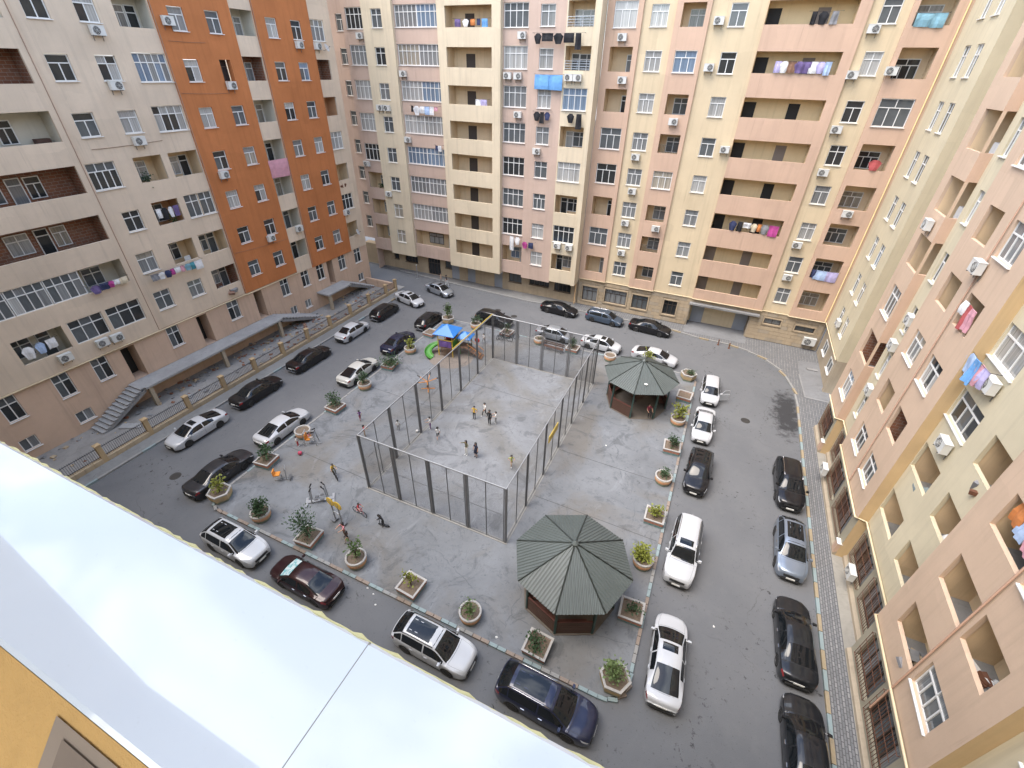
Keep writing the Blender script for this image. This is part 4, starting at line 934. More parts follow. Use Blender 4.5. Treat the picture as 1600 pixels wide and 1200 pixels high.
# ------------------------------------------------ entrance landings and stairs against the left-hand building
def landing(y0, y1, pil, label):
    r = empty('entrance_platform', (-40.2, (y0+y1)/2, 0)); tag(r, label, 'platform'); oy = (y0+y1)/2
    ob('slab', UBOX, SLAB, r, (0, 0, 1.97), 0, (1.78, y1-y0, .17))
    for y in pil:
        ob('pillar', UBOX, STONE2, r, (.68, y-oy, .97), 0, (.3, .3, 1.83))
    return r
landing(15.4, 29.4, (15.75, 22.4, 29.0), 'long grey concrete platform on stone pillars along the cream wall')
landing(36.1, 39.9, (36.45,), 'short grey concrete platform below the far orange panel')
def stairs(y0, y1, n, x0, x1, label, rails=False):
    """flight from y0 on the ground up to y1 at the platform"""
    r = empty('entrance_stairs', ((x0+x1)/2, y0, 0)); tag(r, label, 'stairs'); run = (y1-y0)/n; rise = 2.02/n; w = x1-x0
    for i in range(n):
        ob('step', UBOX, CONC, r, (random.uniform(-.02, .02), run*(i+.5), rise*(i+.5)+.03), 0, (w, abs(run)+.02, rise+.0))
        ob('tread', UBOX, SLAB, r, (random.uniform(-.03, .03), run*(i+.5)-.02*(1 if run > 0 else -1), rise*(i+1)+.035), random.uniform(-.03, .03), (w+.06, abs(run)+.05, .03))
    b = MB(); b.add([(-w/2-.001, 0, 0), (w/2+.001, 0, 0), (w/2+.001, y1-y0, 1.9), (-w/2-.001, y1-y0, 1.9), (-w/2-.001, run, -.05), (w/2+.001, run, -.05), (w/2+.001, y1-y0, 1.62), (-w/2-.001, y1-y0, 1.62)], [(0, 1, 2, 3), (4, 5, 6, 7), (0, 3, 7, 4), (1, 2, 6, 5)])
    ob('stringer', b.mesh('stringer'), CONC, r)
    if rails:
        b = MB()
        for i in range(9): t = i/8; b.tube([(-w/2+.08, (y1-y0)*t, 2.0*t+.1), (-w/2+.08, (y1-y0)*t, 2.0*t+.55)], .012, 4)
        ob('rebar_stubs', b.mesh('rebar_stubs'), RUST, r)
stairs(11.5, 15.4, 12, -41.0, -39.5, 'worn concrete stairs with two-part treads up to the long platform')
stairs(34.3, 29.4, 13, -41.0, -39.5, 'rough stairs with rusty rods falling away from the far end of the long platform', True)
stairs(44.2, 39.9, 13, -41.0, -39.6, 'rough concrete stairs falling away from the short platform')
# rubble in the yard
rb = MB(); rr = random.Random(5)
for i in range(420):
    y = rr.choice([rr.gauss(19, 2.2), rr.gauss(26, 3), rr.gauss(41.5, 1.5), rr.gauss(32, 3), rr.uniform(7, 44)]); x = rr.uniform(-41.0, -36.8) if y > 29 else rr.choice([rr.gauss(-40.3, .5), rr.uniform(-41, -37)])
    if not (-41.05 < x < -36.6 and 6 < y < 44.2): continue
    s = rr.uniform(.04, .17); q = Matrix.Rotation(rr.uniform(0, 6), 3, 'Z') @ Matrix.Rotation(rr.uniform(-.5, .5), 3, 'X')
    vs = [q @ Vector((a*s*rr.uniform(.6, 1.2), c*s*rr.uniform(.6, 1.2), e*s*.6*rr.uniform(.5, 1.1)))+Vector((x, y, .06+s*.25)) for a in (-1, 1) for c in (-1, 1) for e in (-1, 1)]
    rb.cur = rr.choice([0, 0, 1, 2]); rb.add(vs, [(0, 1, 3, 2), (4, 6, 7, 5), (0, 4, 5, 1), (2, 3, 7, 6), (0, 2, 6, 4), (1, 5, 7, 3)])
tag(ob('rubble', rb.mesh('rubble'), [CONC, BRICK, STONE]), 'broken brick and concrete rubble strewn over the yard by the cream wall', 'rubble', kind='stuff')
for i, (x, y, w, h, l) in enumerate(((-38.2, 17.6, .5, .12, 'grey sack dropped in the yard beside the first pillar'), (-38.6, 13.0, 1.6, .1, 'loose concrete slab leaning under the stairs'))):
    tag(ob('debris_slab', UBOX, SLAB, None, (x, y, .06+h/2), .5, (w, .6, h)), l, 'slab')

# ------------------------------------------------ railing fence
FX = -36.3
fr = tag(empty('railing_fence', (FX, 25, 0)), 'cream fence of square posts and black railings on a stone plinth', 'fence')
FY = [3.3+3.262*i for i in range(13)]+[44.4]
for a, c in zip(FY, FY[1:]):
    n = 5; st = (c-a-.3)/n
    for i in range(n): ob('plinth_stone', UBOX, STONE, fr, (random.uniform(-.01, .01), a+.15+st*(i+.5)-25, .21), 0, (.34, st-.02, .42))
    b = MB(); L = c-a-.32
    for z in (.55, 1.28): b.box(-.018, .018, -L/2, L/2, z-.018, z+.018)
    k = int(L/.13)
    for i in range(k+1): y = -L/2+L*i/k; b.box(-.009, .009, y-.009, y+.009, .44, 1.40)
    ob('railing_panel', b.mesh('railing_panel'), plain('railing_blue_black', (.035, .04, .05), .45), fr, (0, (a+c)/2-25, 0))
PST = MB().box(-.16, .16, -.16, .16, 0, 1.5); PST.add([(-.2, -.2, 1.5), (.2, -.2, 1.5), (.2, .2, 1.5), (-.2, .2, 1.5), (-.2, -.2, 1.58), (.2, -.2, 1.58), (.2, .2, 1.58), (-.2, .2, 1.58), (0, 0, 1.66)], [(0, 1, 5, 4), (1, 2, 6, 5), (2, 3, 7, 6), (3, 0, 4, 7), (4, 5, 8), (5, 6, 8), (6, 7, 8), (7, 4, 8), (0, 3, 2, 1)])
PST = PST.mesh('post')
for y in FY: ob('post', PST, stucco('fence_post_render', (.46, .34, .2), .1, .1) if 'fence_post_render' not in MATS else MATS['fence_post_render'], fr, (0, y-25, 0))
wl = tag(ob('low_wall', MB().box(-41.0, -36.5, 44.35, 44.62, 0, 1.0).mesh('low_wall'), CREAM_L), 'low cream wall closing the yard at the end of the fence', 'wall')

# ------------------------------------------------ sports cage
cg = tag(empty('sports_cage', (-12.37, 25.4, .12)), 'tall wire mesh cage of steel posts around the ball court', 'cage')
CX0, CX1, CY0, CY1, CH = -17.55, -7.2, 15.9, 34.9, 4.75
POSTM = plain('cage_post', (.155, .155, .158), .5, .4, var=.2)
wm = NT('wire_mesh'); tcn = wm.n('ShaderNodeTexCoord'); spn = wm.n('ShaderNodeSeparateXYZ'); wm.l(tcn.outputs['Object'], spn.inputs[0])
hz = wm.math('ADD', spn.outputs['X'], spn.outputs['Y'])
def diag(sg):
    v = wm.math('ADD', hz, wm.math('MULTIPLY', spn.outputs['Z'], sg)); fr_ = wm.math('FRACT', wm.math('MULTIPLY', v, 14.0)); return wm.math('LESS_THAN', fr_, .10)
al = wm.math('MAXIMUM', diag(1.0), diag(-1.0)); trn = wm.n('ShaderNodeBsdfTransparent'); mxs = wm.n('ShaderNodeMixShader')
wm.col((.09, .092, .095)); wm.b.inputs['Metallic'].default_value = .4; wm.b.inputs['Roughness'].default_value = .5
wm.l(al, mxs.inputs[0]); wm.l(trn.outputs[0], mxs.inputs[1]); wm.l(wm.b.outputs[0], mxs.inputs[2]); wm.l(mxs.outputs[0], wm.o.inputs['Surface'])
POSTME = MB().box(-.052, .052, -.052, .052, 0, CH).mesh('post')
def cage_side(p, q, n, open_bays=()):
    p, q = Vector(p), Vector(q); dv = (q-p)/n; ang = atan2(dv.y, dv.x); L = dv.length; o = cg.location
    key = round(L, 2)
    if ('cp', key) not in CACHE:
        b = MB(); e = .13
        for x in (-L/2+e, L/2-e, 0, ): b.tube([(x, 0, .06), (x, 0, CH-.04)], .032, 6)
        for z in (.06, CH*.52, CH-.05): b.tube([(-L/2+e, 0, z), (L/2-e, 0, z)], .022, 6)
        CACHE[('cp', key)] = b.mesh('panel_frame'); CACHE[('cm', key)] = MB().quad((-L/2+e, 0, .06), (L/2-e, 0, .06), (L/2-e, 0, CH-.05), (-L/2+e, 0, CH-.05)).mesh('mesh_panel')
    for i in range(n):
        c = p+dv*(i+.5)
        f = ob('panel_frame', CACHE[('cp', key)], STEEL, cg, (c.x-o.x, c.y-o.y, 0), ang); ob('wire_mesh', CACHE[('cm', key)], wm.m, f)
        c = p+dv*i; ob('post', POSTME, POSTM, cg, (c.x-o.x, c.y-o.y, 0), ang)
    c = (p+q)/2; b = MB().tube([(-(q-p).length/2, 0, 0), ((q-p).length/2, 0, 0)], .035, 7)
    return ob('top_rail', b.mesh('top_rail'), GALV, cg, (c.x-o.x, c.y-o.y, CH), ang)
cage_side((CX0, CY0, 0), (CX1, CY0, 0), 4); cage_side((CX1, CY0, 0), (CX1, CY1, 0), 6); cage_side((CX1, CY1, 0), (CX0, CY1, 0), 4); cage_side((CX0, CY1, 0), (CX0, CY0, 0), 6)
YEL_ = plain('yellow_beam', (.5, .36, .06), .5)
ob('yellow_beam', UBOX, YEL_, cg, (CX0+12.37-.06, 31.3-25.4, CH+.05), 0, (.05, 7.3, .07)); ob('yellow_beam', UBOX, YEL_, cg, (CX1+12.37+.07, 23.6-25.4, 2.9), 0, (.06, 1.8, .55))
struct('court_edge', MB().box(CX0-.12, CX1+.12, CY0-.12, CY0+.12, .1, .15).box(CX0-.12, CX1+.12, CY1-.12, CY1+.12, .1, .15).box(CX0-.12, CX0+.12, CY0+.12, CY1-.12, .1, .148).box(CX1-.12, CX1+.12, CY0+.12, CY1-.12, .1, .148).mesh('court_edge'), concrete('court_edge', (.27, .265, .25), 2, False))
struct('court', MB().box(CX0+.12, CX1-.12, CY0+.12, CY1-.12, .1, .128).mesh('court'), concrete('court_concrete', (.20, .211, .226), 1.5, True, (.09, .085, .08), stain=(.135, .125, .105)))

# joints cast into the plaza slab
JM = plain('joint_dark', (.075, .075, .075), .9, var=.3)
for (x0, y0, x1, y1) in ((-7.0, 20.15, 1.2, 20.0), (-7.0, 25.2, 1.2, 25.1), (-26.0, 25.6, -17.8, 25.4), (-26.0, 16.6, -17.8, 16.4), (-7.0, 29.9, -5.6, 29.8), (-17.2, 30.1, -7.5, 30.0)):
    j = struct('slab_joint', UBOX, JM, loc=((x0+x1)/2, (y0+y1)/2, .1215 if not (-17.3 < x0 < -7.4) else .129), rz=atan2(y1-y0, x1-x0)); j.scale = (sqrt((x1-x0)**2+(y1-y0)**2), .035, .006)

# ------------------------------------------------ octagonal gazebos
def gazebo(cx, cy, rot, label, R=3.02, Rb=2.52, ze=2.9, za=4.25, closed=7):
    g = tag(empty('gazebo', (cx, cy, .12), rot), label, 'gazebo', 'octagonal gazebos on the plaza')
    ap = R*cos(pi/8); hw = R*sin(pi/8); key = ('groof', R, ze, za)
    if key not in CACHE:
        b = MB(); xs = []; x = -hw
        while x < hw-1e-6: xs += [(x, 0), (x+.07, 0), (x+.095, .035), (x+.145, .035)]; x += .17
        xs = [(min(x, hw), h) for x, h in xs if x <= hw]+[(hw, 0)]
        vs = []
        for x, h in xs:
            t = abs(x)/hw; top = (ap*t, za-(za-ze)*t)      # where this rib meets the hip
            vs += [(ap+.12, x, ze-(za-ze)*.12/ap+h), (top[0]+.0, x, top[1]+h*min(1, (1-t)*6))]
        n = len(xs); b.add(vs, [(2*i, 2*i+2, 2*i+3, 2*i+1) for i in range(n-1)]); CACHE[key] = b.mesh('roof_panel')
        b = MB().tube([(0, 0, za+.035), (R+.1, 0, ze-.01)], .038, 6); CACHE[key+('r',)] = b.mesh('ridge_cap', True)
        CACHE['gpost'] = MB().box(-.06, .06, -.06, .06, 0, ze+.05).mesh('post')
    for k in range(8):
        ob('roof_panel', CACHE[key], ROOFG, g, (0, 0, 0), pi/8+k*pi/4); ob('ridge_cap', CACHE[key+('r',)], plain('ridge_green', (.055, .066, .063), .55), g, (0, 0, 0), k*pi/4)
        ob('post', CACHE['gpost'], GREENM, g, (Rb*cos(k*pi/4), Rb*sin(k*pi/4), 0), k*pi/4)
        a = pi/8+k*pi/4; rb_ = Rb*cos(pi/8); w = 2*Rb*sin(pi/8)-.14
        ob('eave_beam', UBOX, GREENM, g, (rb_*cos(a), rb_*sin(a), ze-.12), a, (.06, w, .12))
        if k < closed:
            for j in range(6): ob('slat', UBOX, WOODB, g, (rb_*cos(a), rb_*sin(a), .14+j*.165), a, (.045, w, .135))
            ob('rail', UBOX, plain('red_brown_rail', (.13, .05, .04), .6), g, (rb_*cos(a), rb_*sin(a), 1.12), a, (.09, w, .06))
            rs = rb_-.3; ob('bench_seat', UBOX, plain('bench_red', (.14, .055, .04), .55), g, (rs*cos(a), rs*sin(a), .45), a, (.38, w-.35, .05))
    b = MB().lathe([(.0, za+.16), (.07, za+.1), (.16, za+.02), (.2, za-.03)], 10); ob('finial', b.mesh('finial', True), ROOFG, g)
    b = MB().prism([((Rb+.12)*cos(k*pi/4), (Rb+.12)*sin(k*pi/4)) for k in range(8)], -.02, .035); ob('floor', b.mesh('floor'), concrete('gazebo_floor', (.15, .13, .11), 2, False) if 'gazebo_floor' not in MATS else MATS['gazebo_floor'], g)
    b = MB().lathe([(.0, .78), (.62, .78), (.62, .73), (.06, .72), (.06, .03)], 14); ob('table', b.mesh('table'), WOODB, g)
    return g
g1 = gazebo(-2.72, 14.55, radians(3), 'near octagonal gazebo with ribbed grey-green roof and brown slatted walls')
g2 = gazebo(-3.05, 33.9, radians(1), 'far octagonal gazebo with grey-green roof and a white scrap lying on it', closed=6)
for n_, p, l in (('roof_scrap', (-2.35, 31.9, 3.42), 'small white scrap lying on the far gazebo roof'),):
    b = MB(); b.add([(-.12, -.05, .0), (.1, -.1, .02), (.16, .06, .03), (0, .13, .05), (-.14, .08, .02), (0, .02, .09)], [(0, 1, 5), (1, 2, 5), (2, 3, 5), (3, 4, 5), (4, 0, 5)]); tag(ob(n_, b.mesh(n_), plain('scrap_white', (.7, .7, .68), .7), None, p), l, 'scrap')

# ------------------------------------------------ planters and their plants
ROUND_ = bands('planter_round_paint', [(0, (.17, .22, .15)), (.22, (.20, .26, .17)), (.24, (.42, .21, .10)), (.52, (.45, .36, .25)), (.66, (.5, .47, .42))])
HEX_ = bands('planter_hex_paint', [(0, (.2, .25, .17)), (.18, (.46, .33, .17)), (.62, (.5, .44, .33))])
SQ_ = bands('planter_box_paint', [(0, (.14, .25, .25)), (.2, (.18, .24, .22)), (.24, (.44, .17, .10)), (.46, (.40, .32, .28))])
RIMP = plain('planter_rim', (.37, .36, .345), .8, var=.2, vs=5)
def ring(n, prof, rot=0):
    b = MB()
    b.lathe(prof, n); return b
def planter(kind, x, y, rz, label, s=.9):
    key = ('pl', kind)
    if key not in CACHE:
        if kind == 'round': w = MB().lathe([(.56, 0), (.63, .25), (.66, .62), (.56, .62), (.52, .40)], 20, cap=False); r = MB().lathe([(.665, .60), (.68, .66), (.66, .70), (.56, .70), (.55, .60)], 20, cap=False); so = MB().lathe([(0, .58), (.3, .60), (.565, .55)], 16)
        elif kind == 'hex': w = MB().lathe([(.70, 0), (.78, .3), (.82, .70), (.68, .70), (.62, .45)], 6, cap=False); r = MB().lathe([(.825, .68), (.84, .76), (.70, .78), (.68, .68)], 6, cap=False); so = MB().lathe([(0, .64), (.4, .66), (.69, .60)], 6)
        else:
            c = [(.62*sqrt(2), 0), (.68*sqrt(2), .5), (.56*sqrt(2), .5), (.54*sqrt(2), .35)]; w = MB().lathe(c, 4, cap=False); r = MB().lathe([(.685*sqrt(2), .48), (.70*sqrt(2), .56), (.58*sqrt(2), .56), (.56*sqrt(2), .48)], 4, cap=False); so = MB().lathe([(0, .46), (.3, .48), (.57*sqrt(2), .44)], 4)
        CACHE[key] = (w.mesh('pot', kind == 'round'), r.mesh('rim', kind == 'round'), so.mesh('soil'))
    w, r, so = CACHE[key]
    g = tag(empty('planter', (x, y, .12), rz), label, 'planter', 'painted concrete planters around the plaza'); g.scale = (s, s, s)
    ob('pot', w, {'round': ROUND_, 'hex': HEX_, 'box': SQ_}[kind], g); ob('rim', r, RIMP, g); ob('soil', so, SOIL, g); return g
LF = [leafmat('leaf_dark', (.035, .07, .03)), leafmat('leaf_mid', (.07, .12, .035)), leafmat('leaf_yellow', (.18, .20, .035)), leafmat('leaf_pale', (.13, .18, .07))]
BARK = plain('bark', (.1, .07, .05), .9)
def shrub(x, y, z, h, r, n, mat, label, seed, leaf=.13, stems=4, spiky=False):
    rr = random.Random(seed); g = tag(empty('potted_shrub', (x, y, z)), label, 'shrub', 'shrubs growing in the planters')
    b = MB(); tips = []
    for i in range(stems):
        a = rr.uniform(0, 2*pi); q = rr.uniform(.2, .75)*r; tp = Vector((q*cos(a), q*sin(a), h*rr.uniform(.55, .95))); md = Vector((tp.x*.35, tp.y*.35, tp.z*.5))
        b.tube([(rr.uniform(-.05, .05), rr.uniform(-.05, .05), -.05), md, tp], [.022, .016, .007], 5); tips += [md, tp, (md+tp)/2]
        for j in range(3):
            a2 = rr.uniform(0, 2*pi); t2 = md.lerp(tp, rr.uniform(.2, .9))+Vector((cos(a2), sin(a2), .5))*r*.4; b.tube([md.lerp(tp, .3*j), t2], [.01, .005], 4); tips.append(t2)
    ob('stem', b.mesh('stem'), BARK, g)
    b = MB()
    for i in range(n):
        c = rr.choice(tips)+Vector((rr.gauss(0, r*.28), rr.gauss(0, r*.28), rr.gauss(0, h*.13)))
        if c.z < .03: c.z = abs(c.z)+.03
        d = (Vector((c.x, c.y, (c.z-h*.45)*.9+.12))+Vector((rr.gauss(0, .25), rr.gauss(0, .25), rr.gauss(0, .15)))).normalized()
        l = leaf*rr.uniform(.6, 1.35); w = l*(.2 if spiky else .38); sd = d.cross(Vector((rr.gauss(0, 1), rr.gauss(0, 1), 1.2))).normalized()
        up = d.cross(sd); b.add([c, c+d*l*.5+sd*w+up*l*.06, c+d*l-Vector((0, 0, l*.22)), c+d*l*.5-sd*w+up*l*.06], [(0, 1, 2, 3)])
    ob('foliage', b.mesh('foliage'), mat, g); return g
near = [('hex', -25.75, 11.0), ('round', -22.0, 10.95), ('box', -18.0, 10.95), ('round', -14.4, 10.95), ('box', -10.6, 10.95), ('round', -6.9, 10.95), ('box', -3.1, 10.95), ('hex', .75, 11.05)]
right = [('box', .75, 14.7), ('round', .7, 18.0), ('box', .75, 21.6), ('round', .7, 25.25), ('box', .75, 28.85), ('round', .7, 32.4), ('box', .75, 36.2), ('hex', .65, 39.75)]
left = [('box', -25.6, 14.6), ('round', -25.55, 18.0), ('box', -25.6, 21.6), ('round', -25.5, 25.2), ('box', -25.6, 28.95), ('round', -25.5, 32.2), ('box', -25.6, 36.1), ('hex', -25.55, 39.6)]
far = [('round', -22.1, 39.8), ('box', -18.3, 39.8), ('round', -14.5, 39.8), ('box', -10.8, 39.8), ('round', -6.9, 39.8), ('box', -3.2, 39.9)]
KN = {'hex': 'hexagonal yellow-ochre planter', 'round': 'round planter banded orange and green', 'box': 'square orange and blue-green planter box'}
NEARCAR = ['at the corner by the dark grey sedan', 'beside the white car with the black glass roof', 'between that white car and the dark red sedan', 'beside the rear of the dark red sedan', 'behind the white car with blue glass roof', 'by the bonnet of the near white car', 'beside the tail of the dark blue car', 'at the corner past the dark blue car']
# plant per planter: height, radius, leaves, material, leaf length, spiky, words
PN = [(1.05, .42, 170, 2, .15, 0, 'yellow-green bushy'), (1.05, .55, 520, 0, .14, 0, 'dense dark green'), (1.75, .75, 620, 0, .17, 1, 'tall dark oleander-like'), (1.2, .38, 190, 1, .14, 0, 'upright mid green'), (.95, .3, 90, 2, .15, 0, 'sparse yellow-green'), (.75, .42, 150, 1, .12, 0, 'thin brownish green'), (.45, .5, 200, 0, .12, 0, 'low dark green'), (.9, .5, 330, 3, .15, 0, 'pale yellow-green')]
PR = [(.45, .38, 120, 0, .12, 0, 'low dark'), (.75, .5, 420, 2, .16, 0, 'rounded yellow-green'), (.85, .4, 200, 2, .15, 0, 'loose yellow-green'), (.6, .36, 150, 0, .13, 0, 'small dark'), (1.0, .42, 260, 0, .14, 0, 'dark leafy'), (1.25, .5, 300, 2, .17, 0, 'yellowish broad-leaved'), None, (.35, .45, 200, 0, .11, 0, 'flat dark')]
PL_ = [(1.0, .55, 260, 0, .15, 0, 'spreading dark'), None, (1.15, .55, 330, 0, .14, 0, 'dense dark'), (1.2, .5, 260, 0, .14, 0, 'leaning dark'), (.55, 1.0, 420, 0, .16, 0, 'wide trailing dark'), (1.1, .45, 230, 2, .16, 0, 'tufted yellow-green'), None, (1.5, .45, 300, 1, .16, 0, 'tall rounded green')]
PF = [(1.0, .45, 200, 0, .14, 0, 'dark leafy'), (1.1, .4, 120, 0, .12, 0, 'bare twiggy'), (.25, .25, 40, 0, .1, 0, 'tiny dark'), (.95, .45, 380, 0, .11, 0, 'clipped dark green'), None, (1.5, .45, 260, 2, .17, 0, 'bright yellow-green')]
sides = [(near, PN, NEARCAR), (right, PR, ['beside the tail of the near white sedan', 'beside the boxy white car', 'behind the boxy white car', 'beside the black car with the dark glass roof', 'in front of the far white cars', 'beside the second white sedan', 'beside the white car with its door open', 'at the corner behind the car with its door open']),
         (left, PL_, ['at the bonnet of the dark grey sedan', 'beside the bonnet of the left white sedan', 'in front of the left white sedan', 'beside the tail of the cream-white sedan', 'at the bonnet of the cream-white sedan', 'beside the dark blue sedan', 'behind the black hatchback', 'at the corner beside the black hatchback']),
         (far, PF, ['beside the black car behind the slide', 'behind the parked bicycles', 'at the tail of the far silver sedan', 'between the far silver and white sedans', 'beside the bonnet of the far white sedan', 'behind the far gazebo'])]
sd_ = 30
for lst, pls, where in sides:
    for (k, x, y), p, wh in zip(lst, pls, where):
        sd_ += 1; rz = random.uniform(-.12, .12)+(pi/4 if k == 'box' else 0)
        planter(k, x, y, rz, f'{KN[k]} {wh}')
        if p: shrub(x, y, .12+.9*{'round': .56, 'hex': .62, 'box': .46}[k], p[0]*1.0, p[1]*1.05, int(p[2]*1.1), LF[p[3]], f'{p[6]} shrub in the planter {wh}', sd_, p[4], 4, p[5])
# ------------------------------------------------ cars
def pchip(pts):
    pts = sorted(pts); xs = [p[0] for p in pts]; ys = [p[1] for p in pts]; n = len(xs)
    dl = [(ys[i+1]-ys[i])/(xs[i+1]-xs[i]) for i in range(n-1)]
    m = [dl[0]]+[0 if dl[i-1]*dl[i] <= 0 else 2*dl[i-1]*dl[i]/(dl[i-1]+dl[i]) for i in range(1, n-1)]+[dl[-1]]
    def f(x):
        if x <= xs[0]: return ys[0]
        if x >= xs[-1]: return ys[-1]
        i = max(j for j in range(n-1) if xs[j] <= x); h = xs[i+1]-xs[i]; t = (x-xs[i])/h
        return (2*t**3-3*t*t+1)*ys[i]+(t**3-2*t*t+t)*h*m[i]+(-2*t**3+3*t*t)*ys[i+1]+(t**3-t*t)*h*m[i+1]
    return f
class CarShape:
    def __init__(s, L, Wd, H, kind, hood=.98, nose=.80, belt=.93, deck=1.02, xc=.30, xf=.11, xr=-.16, xb=-.36, wr=.335, arch=.37, clr=.22, wb=.29):
        s.L, s.W, s.H = L, Wd, H; a = L/2; s.a = a; Wh = Wd/2; s.Wh = Wh
        s.xc, s.xf, s.xr, s.xb = xc*L, xf*L, xr*L, xb*L; s.kind = kind; s.r = wr; s.ax = (wb*L, -wb*L-.02); s.arch = arch; s.clr = clr
        if kind == 'sedan': rear = [(-a, deck-.36), (-a+.05, deck-.10), (-a+.16, deck), (s.xb, deck+.035)]
        else: rear = [(-a, belt-.12), (-a+.05, belt+.06), (s.xb, belt+.12)]
        zt = rear+[(s.xr, H-.055), (s.xr*.45, H-.005), (s.xf*.3, H), (s.xf, H-.06), (s.xc, hood), (a-.45, nose+.07), (a-.12, nose), (a, nose-.15)]
        s.zt = pchip(zt)
        s.we = pchip([(-a, .66*Wh), (-a+.22, .80*Wh if kind == 'sedan' else .76*Wh), (s.xb, .80*Wh if kind == 'sedan' else .76*Wh), (s.xr, .68*Wh), (0, .69*Wh), (s.xf, .675*Wh), (s.xc, .83*Wh), (a-.4, .76*Wh), (a-.1, .66*Wh), (a, .58*Wh)])
        s.ws = pchip([(-a, .80*Wh), (-a+.18, .93*Wh), (-a+.5, .99*Wh), (0, Wh), (a-.7, .985*Wh), (a-.3, .93*Wh), (a-.1, .85*Wh), (a, .74*Wh)])
        s.zb_ = pchip([(-a, belt-.2), (-a+.15, belt+.02), (s.xb, belt+.05), (0, belt), (s.xc, belt-.03), (a-.4, nose-.03), (a, nose-.25)])
    def ze(s, x): return s.zt(x)-(.075 if s.xb < x < s.xc else .045)
    def z0(s, x):
        z = s.clr+(.10*max(0, (abs(x)-s.a+.35)/.35))
        for c in s.ax:
            d = abs(x-c)
            if d < s.arch: z = max(z, s.r+sqrt(s.arch**2-d*d)-.02)
        return z
    def row(s, x):
        ws, we = s.ws(x), s.we(x); ze = s.ze(x); zb = min(s.zb_(x), ze-.03); z0 = s.z0(x); zt = s.zt(x); wb = ws*.965; h = ze-zb
        lo = lambda k: z0+(zb-z0)*k
        return [(ws*.965, z0), (ws*.99, lo(.2)), (ws*1.0, lo(.5)), (ws*.995, lo(.78)), (wb, zb), (wb+(we-wb)*.12, zb+h*.10), (wb+(we-wb)*.52, zb+h*.55), (wb+(we-wb)*.90, zb+h*.93), (we*.97, ze+.0), (we*.86, ze+(zt-ze)*.52), (we*.5, ze+(zt-ze)*.9), (0, zt)]
    NR = 11
    def S(s, x, t, side=1):
        rw = s.row(x); i = min(int(t), s.NR-1); f = t-i
        y = rw[i][0]*(1-f)+rw[i+1][0]*f; z = rw[i][1]*(1-f)+rw[i+1][1]*f
        u = max(0, 1-(y/s.Wh)**2); k = .13*min(1, max(0, (x-.1*s.a)/(.5*s.a))) if x > 0 else -.10*min(1, max(0, (-x-.3*s.a)/(.5*s.a)))
        return Vector((x+k*u, y*side, z))
    def N(s, x, t, side=1):
        e = .02; x1, x0 = min(x+e, s.a-1e-3), max(x-e, -s.a+1e-3); t1, t0 = min(t+.15, s.NR-.01), max(t-.15, 0)
        n = (s.S(x1, t, side)-s.S(x0, t, side)).cross(s.S(x, t1, side)-s.S(x, t0, side)); n = n.normalized() if n.length > 1e-9 else Vector((0, 0, 1))
        return -n if side > 0 else n
    def patch(s, x0, x1, t0, t1, nx=6, nt=4, side=1, off=.006, full=False, xt=None):
        """piece of the skin lifted off it: xt(t) may shear the ends"""
        b = MB(); vs = []
        ts = [t0+(t1-t0)*j/nt for j in range(nt+1)]
        rows = [(t, 1) for t in ts]+[(t, -1) for t in reversed(ts[:-1])] if full else [(t, side) for t in ts]
        for i in range(nx+1):
            for t, sd in rows:
                x = x0+(x1-x0)*i/nx
                if xt: x = xt(x0, x1, i/nx, (t-t0)/(t1-t0))
                vs.append(s.S(x, t, sd)+s.N(x, min(t, s.NR-.02), sd)*off)
        k = len(rows); b.add(vs, [(i*k+j, i*k+j+1, (i+1)*k+j+1, (i+1)*k+j) for i in range(nx) for j in range(k-1)]); return b
    def meshes(s):
        a = s.a; M_ = {}
        xs = [-a+2*a*i/46 for i in range(47)]+[s.xc, s.xf, s.xr, s.xb, a-.03, -a+.03, a-.06, -a+.07]+[c+s.arch*k for c in s.ax for k in (-1, -.97, -.85, -.6, -.3, 0, .3, .6, .85, .97, 1)]
        xs = sorted(set(round(x, 4) for x in xs)); b = MB(); rows = [(t, 1) for t in range(s.NR+1)]+[(t, -1) for t in range(s.NR-1, -1, -1)]; k = len(rows)
        vs = [s.S(x, t, sd) for x in xs for t, sd in rows]; n = len(xs)
        fs = [(i*k+j, i*k+j+1, (i+1)*k+j+1, (i+1)*k+j) for i in range(n-1) for j in range(k-1)]+[tuple(range(k)), tuple(range((n-1)*k, n*k))]
        b.add(vs, fs); M_['body'] = b.mesh('body', True)
        M_['under'] = MB().box(-a+.25, a-.25, -s.Wh*.72, s.Wh*.72, s.clr-.03, s.z0(0)+.42).mesh('underbody')
        sx = s.xf; fwd = lambda x0, x1, i, j: x0+(x1-x0)*i
        wsb = s.xc-.04; M_['windshield'] = s.patch(s.xf+.03, wsb, 8.25, 11, 8, 5, full=True).mesh('windshield', True)
        rb0 = s.xb+.05 if s.kind == 'sedan' else s.xb-.0; M_['rear_window'] = s.patch(rb0, s.xr-.05, 8.3, 11, 7, 5, full=True).mesh('rear_window', True)
        bp = -.03*s.L
        for nm, x0, x1 in (('f', bp+.03, s.xc-.22), ('r', s.xr-.42 if s.kind == 'sedan' else s.xr-.02, bp-.05)):
            for sd in (1, -1): M_['side_'+nm+str(sd)] = s.patch(x0, x1, 5.0, 7.15, 7, 3, sd).mesh('side_window', True)
        if s.kind != 'sedan':
            for sd in (1, -1): M_['side_q'+str(sd)] = s.patch(s.xb+.14, s.xr-.08, 5.1, 7.05, 5, 3, sd).mesh('side_window', True)
